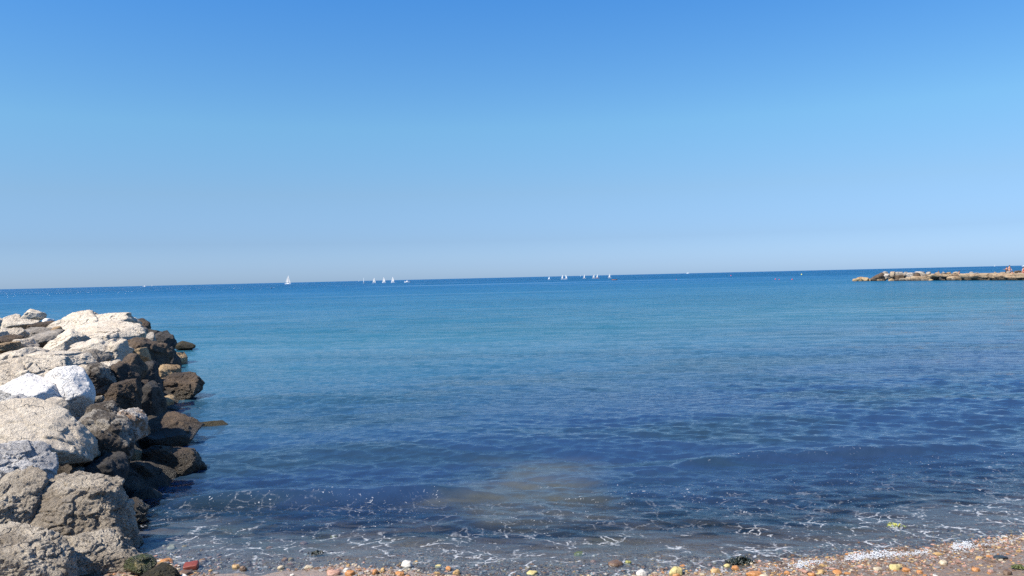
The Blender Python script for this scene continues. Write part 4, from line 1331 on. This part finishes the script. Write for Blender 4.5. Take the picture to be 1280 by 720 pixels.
# scattered smaller pebbles: a few shapes copied
protos = []
for i in range(6):
    ol = blob(-.5, -.32, .5, .32, 300 + i)
    V, Fc = rock_verts(ol, .8, 500 + i, 3, .8, 14)
    protos.append((V, Fc))
PMESH = {}
rg = np.random.default_rng(99)
kinds = ['orange', 'ochre', 'cream', 'pink', 'white', 'brown', 'grey', 'yellow']
for i in range(190):
    px = rg.uniform(180, 1275)
    base = np.interp(px, [180, 300, 400, 900, 1000, 1280], [694, 706, 716, 717, 716, 703])
    py = base + rg.normal(0, 7)
    py = min(py, 722)
    if 240 < px < 395 and py > 712: continue
    c = kinds[rg.choice(8, p=[.15, .20, .13, .13, .05, .16, .15, .03])]
    w = at_z(px, py, 0); w = at_z(px, py, gz(w.x, w.y))
    s = rg.uniform(.016, .046)
    key = (c, i % 6)
    if key not in PMESH:
        V, Fc = protos[i % 6]
        me = bpy.data.meshes.new('pebble'); me.from_pydata([tuple(v) for v in V], [], Fc); me.update()
        me.polygons.foreach_set('use_smooth', [True] * len(me.polygons)); me.materials.append(PM[c])
        PMESH[key] = me
    o = bpy.data.objects.new('pebble', PMESH[key]); COL.objects.link(o)
    o.location = (w.x, w.y, gz(w.x, w.y) + s * .05); o.scale = (s * rg.uniform(.8, 1.3), s * rg.uniform(.7, 1.1), s * rg.uniform(.4, .9)); o.rotation_euler = (rg.uniform(-.3, .3), rg.uniform(-.3, .3), rg.uniform(0, 6.28))
    tag(o, 'small %s pebble scattered along the wet edge of the beach' % c, 'pebble', 'small %s pebbles at the water edge' % c)

# grit: too many to count
N = 14000
U, Fi = ico(1)
gxs = rg.uniform(-3.4, 6.5, N); sh = rg.normal(-0.12, .26, N)
gys = waterline(gxs) + sh
keep = ~((gxs > -2.3) & (gxs < -1.25) & (sh < 0.0)) & (gys > 4.2)
gxs, gys = gxs[keep], gys[keep]; N = len(gxs)
gzz = ground_z(gxs, gys)
sz = rg.uniform(.003, .011, N) * (1 + (rg.random(N) > .93) * .9)
V = np.zeros((N, 12, 3)) + U[None] * (1 + rg.uniform(-.3, .3, (N, 12, 1)))
V *= np.stack([sz * rg.uniform(.8, 1.7, N), sz * rg.uniform(.7, 1.4, N), sz * rg.uniform(.4, .8, N)], 1)[:, None, :]
V += np.stack([gxs, gys, gzz + sz * .2], 1)[:, None, :]
me = bpy.data.meshes.new('gravel')
FA = (np.array(Fi)[None] + (np.arange(N) * 12)[:, None, None]).reshape(-1, 3)
me.from_pydata(V.reshape(-1, 3).tolist(), [], FA.tolist()); me.update()
gcs = ['ochre', 'cream', 'pink', 'brown', 'grey', 'orange', 'white']  # mostly dull
for c in gcs: me.materials.append(PM[c])
me.polygons.foreach_set('material_index', np.repeat(rg.choice(7, N, p=[.10, .08, .18, .38, .22, .03, .01]), len(Fi)).astype(np.int32))
o = bpy.data.objects.new('gravel', me); COL.objects.link(o)
tag(o, 'fine mixed gravel along the waterline', 'gravel', kind='stuff')

# seaweed: tangled strands
def weed_clump(px, py, wpx, hpx, n, mat, label, seed):
    rgw = np.random.default_rng(seed)
    w = at_z(px, py, 0); w = at_z(px, py, gz(w.x, w.y))
    W = wpx * w.y / F; H = hpx * w.y / F
    V, Fc = [], []
    for s in range(n):
        x, y = rgw.normal(0, W * .22), rgw.normal(0, W * .12)
        a = rgw.uniform(0, 6.28); L = W * rgw.uniform(.15, .4); z0 = abs(rgw.normal(0, H * .4)); wd = rgw.uniform(.004, .010)
        m = 7
        for j in range(m):
            t = j / (m - 1)
            aa_ = a + 1.6 * (t - .5) * rgw.uniform(.5, 1.2)
            cx, cy = x + math.cos(aa_) * L * (t - .5), y + math.sin(aa_) * L * (t - .5)
            cz = z0 * (1 - (2 * t - 1) ** 2) + rgw.uniform(0, .006)
            ww = wd * (1 - .6 * abs(2 * t - 1))
            V += [(cx - math.sin(aa_) * ww, cy + math.cos(aa_) * ww, cz), (cx + math.sin(aa_) * ww, cy - math.cos(aa_) * ww, cz + .003)]
            if j:
                b = len(V) - 4
                Fc.append((b, b + 1, b + 3, b + 2))
    o = new_obj('seaweed', V, Fc, mat, loc=(w.x, w.y, max(gz(w.x, w.y), -0.02) + .008))
    md = o.modifiers.new('thick', 'SOLIDIFY'); md.thickness = .003
    tag(o, label, 'seaweed')
    return o


M['dark_weed'] = simple_mat('dark_seaweed', (0.016, 0.022, 0.016), 0.35, 0.4, 30)
M['lime_weed'] = simple_mat('yellow_green_seaweed', (0.36, 0.36, 0.06), 0.5, 0.3, 30)
M['green_weed'] = simple_mat('olive_seaweed', (0.065, 0.075, 0.018), 0.45, 0.45, 30)
weed_clump(926, 704, 30, 7, 140, M['dark_weed'], 'dark clump of seaweed washed against the bright stones', 1)
weed_clump(1118, 662, 18, 5, 60, M['lime_weed'], 'yellow-green weed floating by itself off the foam ridge', 2)
weed_clump(396, 694, 16, 4, 60, M['dark_weed'], 'dark weed tuft in the wash above the broad pinkish stone', 3)
weed_clump(1273, 714, 18, 4, 60, M['green_weed'], 'olive weed tuft on the wet gravel in the bottom corner of the beach', 5)
weed_clump(184, 716, 26, 3, 40, M['green_weed'], 'olive green weed spread between the two weedy stones', 4)

# foam ridge where the wave meets the beach
rgf = np.random.default_rng(17)
V0, F0 = ico(2)
line = [(890, 717), (930, 712), (960, 712), (985, 709), (1010, 709), (1040, 704), (1060, 701), (1090, 698), (1120, 696), (1150, 693), (1180, 688), (1200, 686), (1225, 683), (1250, 678), (1290, 672)]
wt = [.5, .4, .8, 1.2, 1.0, .9, 1.2, .8, .7, .6, 1.1, 1.2, .6, .4, .3]
lx = np.array([a for a, b in line]); ly = np.array([b for a, b in line])
pts = []
for i in range(9500):
    px = rgf.uniform(890, 1290)
    wgt = np.interp(px, lx, wt) * max(0, 0.12 + 1.5 * (vnoise(np.array([[px * .04, 0.5, 0.5]]), 4)[0] + 0.5 * vnoise(np.array([[px * .15, 0.5, 0.5]]), 6)[0] + .25))
    if rgf.random() > wgt * .6: continue
    py = np.interp(px, lx, ly) + rgf.normal(0, 3.6) * (0.4 + wgt * .4)
    w = at_z(px, py, .0)
    r = rgf.uniform(.0015, .0045) * (0.7 + .5 * wgt)
    z = max(gz(w.x, w.y), 0.0) + abs(rgf.normal(0, .012)) * wgt
    pts.append((w.x, w.y, z + r * .3, r))
pts = np.array(pts)
VV = (V0[None] * pts[:, 3][:, None, None] * np.array([1.25, 1.1, .8]) + pts[:, None, :3]).reshape(-1, 3)
FF = (np.array(F0)[None] + (np.arange(len(pts)) * len(V0))[:, None, None]).reshape(-1, 3)
k = NT('sea_foam')
p = k.n('BsdfPrincipled'); k.put(p.inputs['Base Color'], (0.62, 0.64, 0.66)); p.inputs['Roughness'].default_value = .25
tp = k.n('BsdfTransparent')
mx = k.n('MixShader'); mx.inputs[0].default_value = 0.48; k.put(mx.inputs[1], tp.outputs[0]); k.put(mx.inputs[2], p.outputs[0])
M['foam'] = k.surf(mx.outputs[0])
me = bpy.data.meshes.new('foam'); me.from_pydata(VV.tolist(), [], FF.tolist()); me.update()
me.polygons.foreach_set('use_smooth', [True] * len(me.polygons)); me.materials.append(M['foam'])
o = bpy.data.objects.new('foam', me); COL.objects.link(o)
tag(o, 'white bubbly foam along the edge of the last wave', 'foam', kind='stuff')
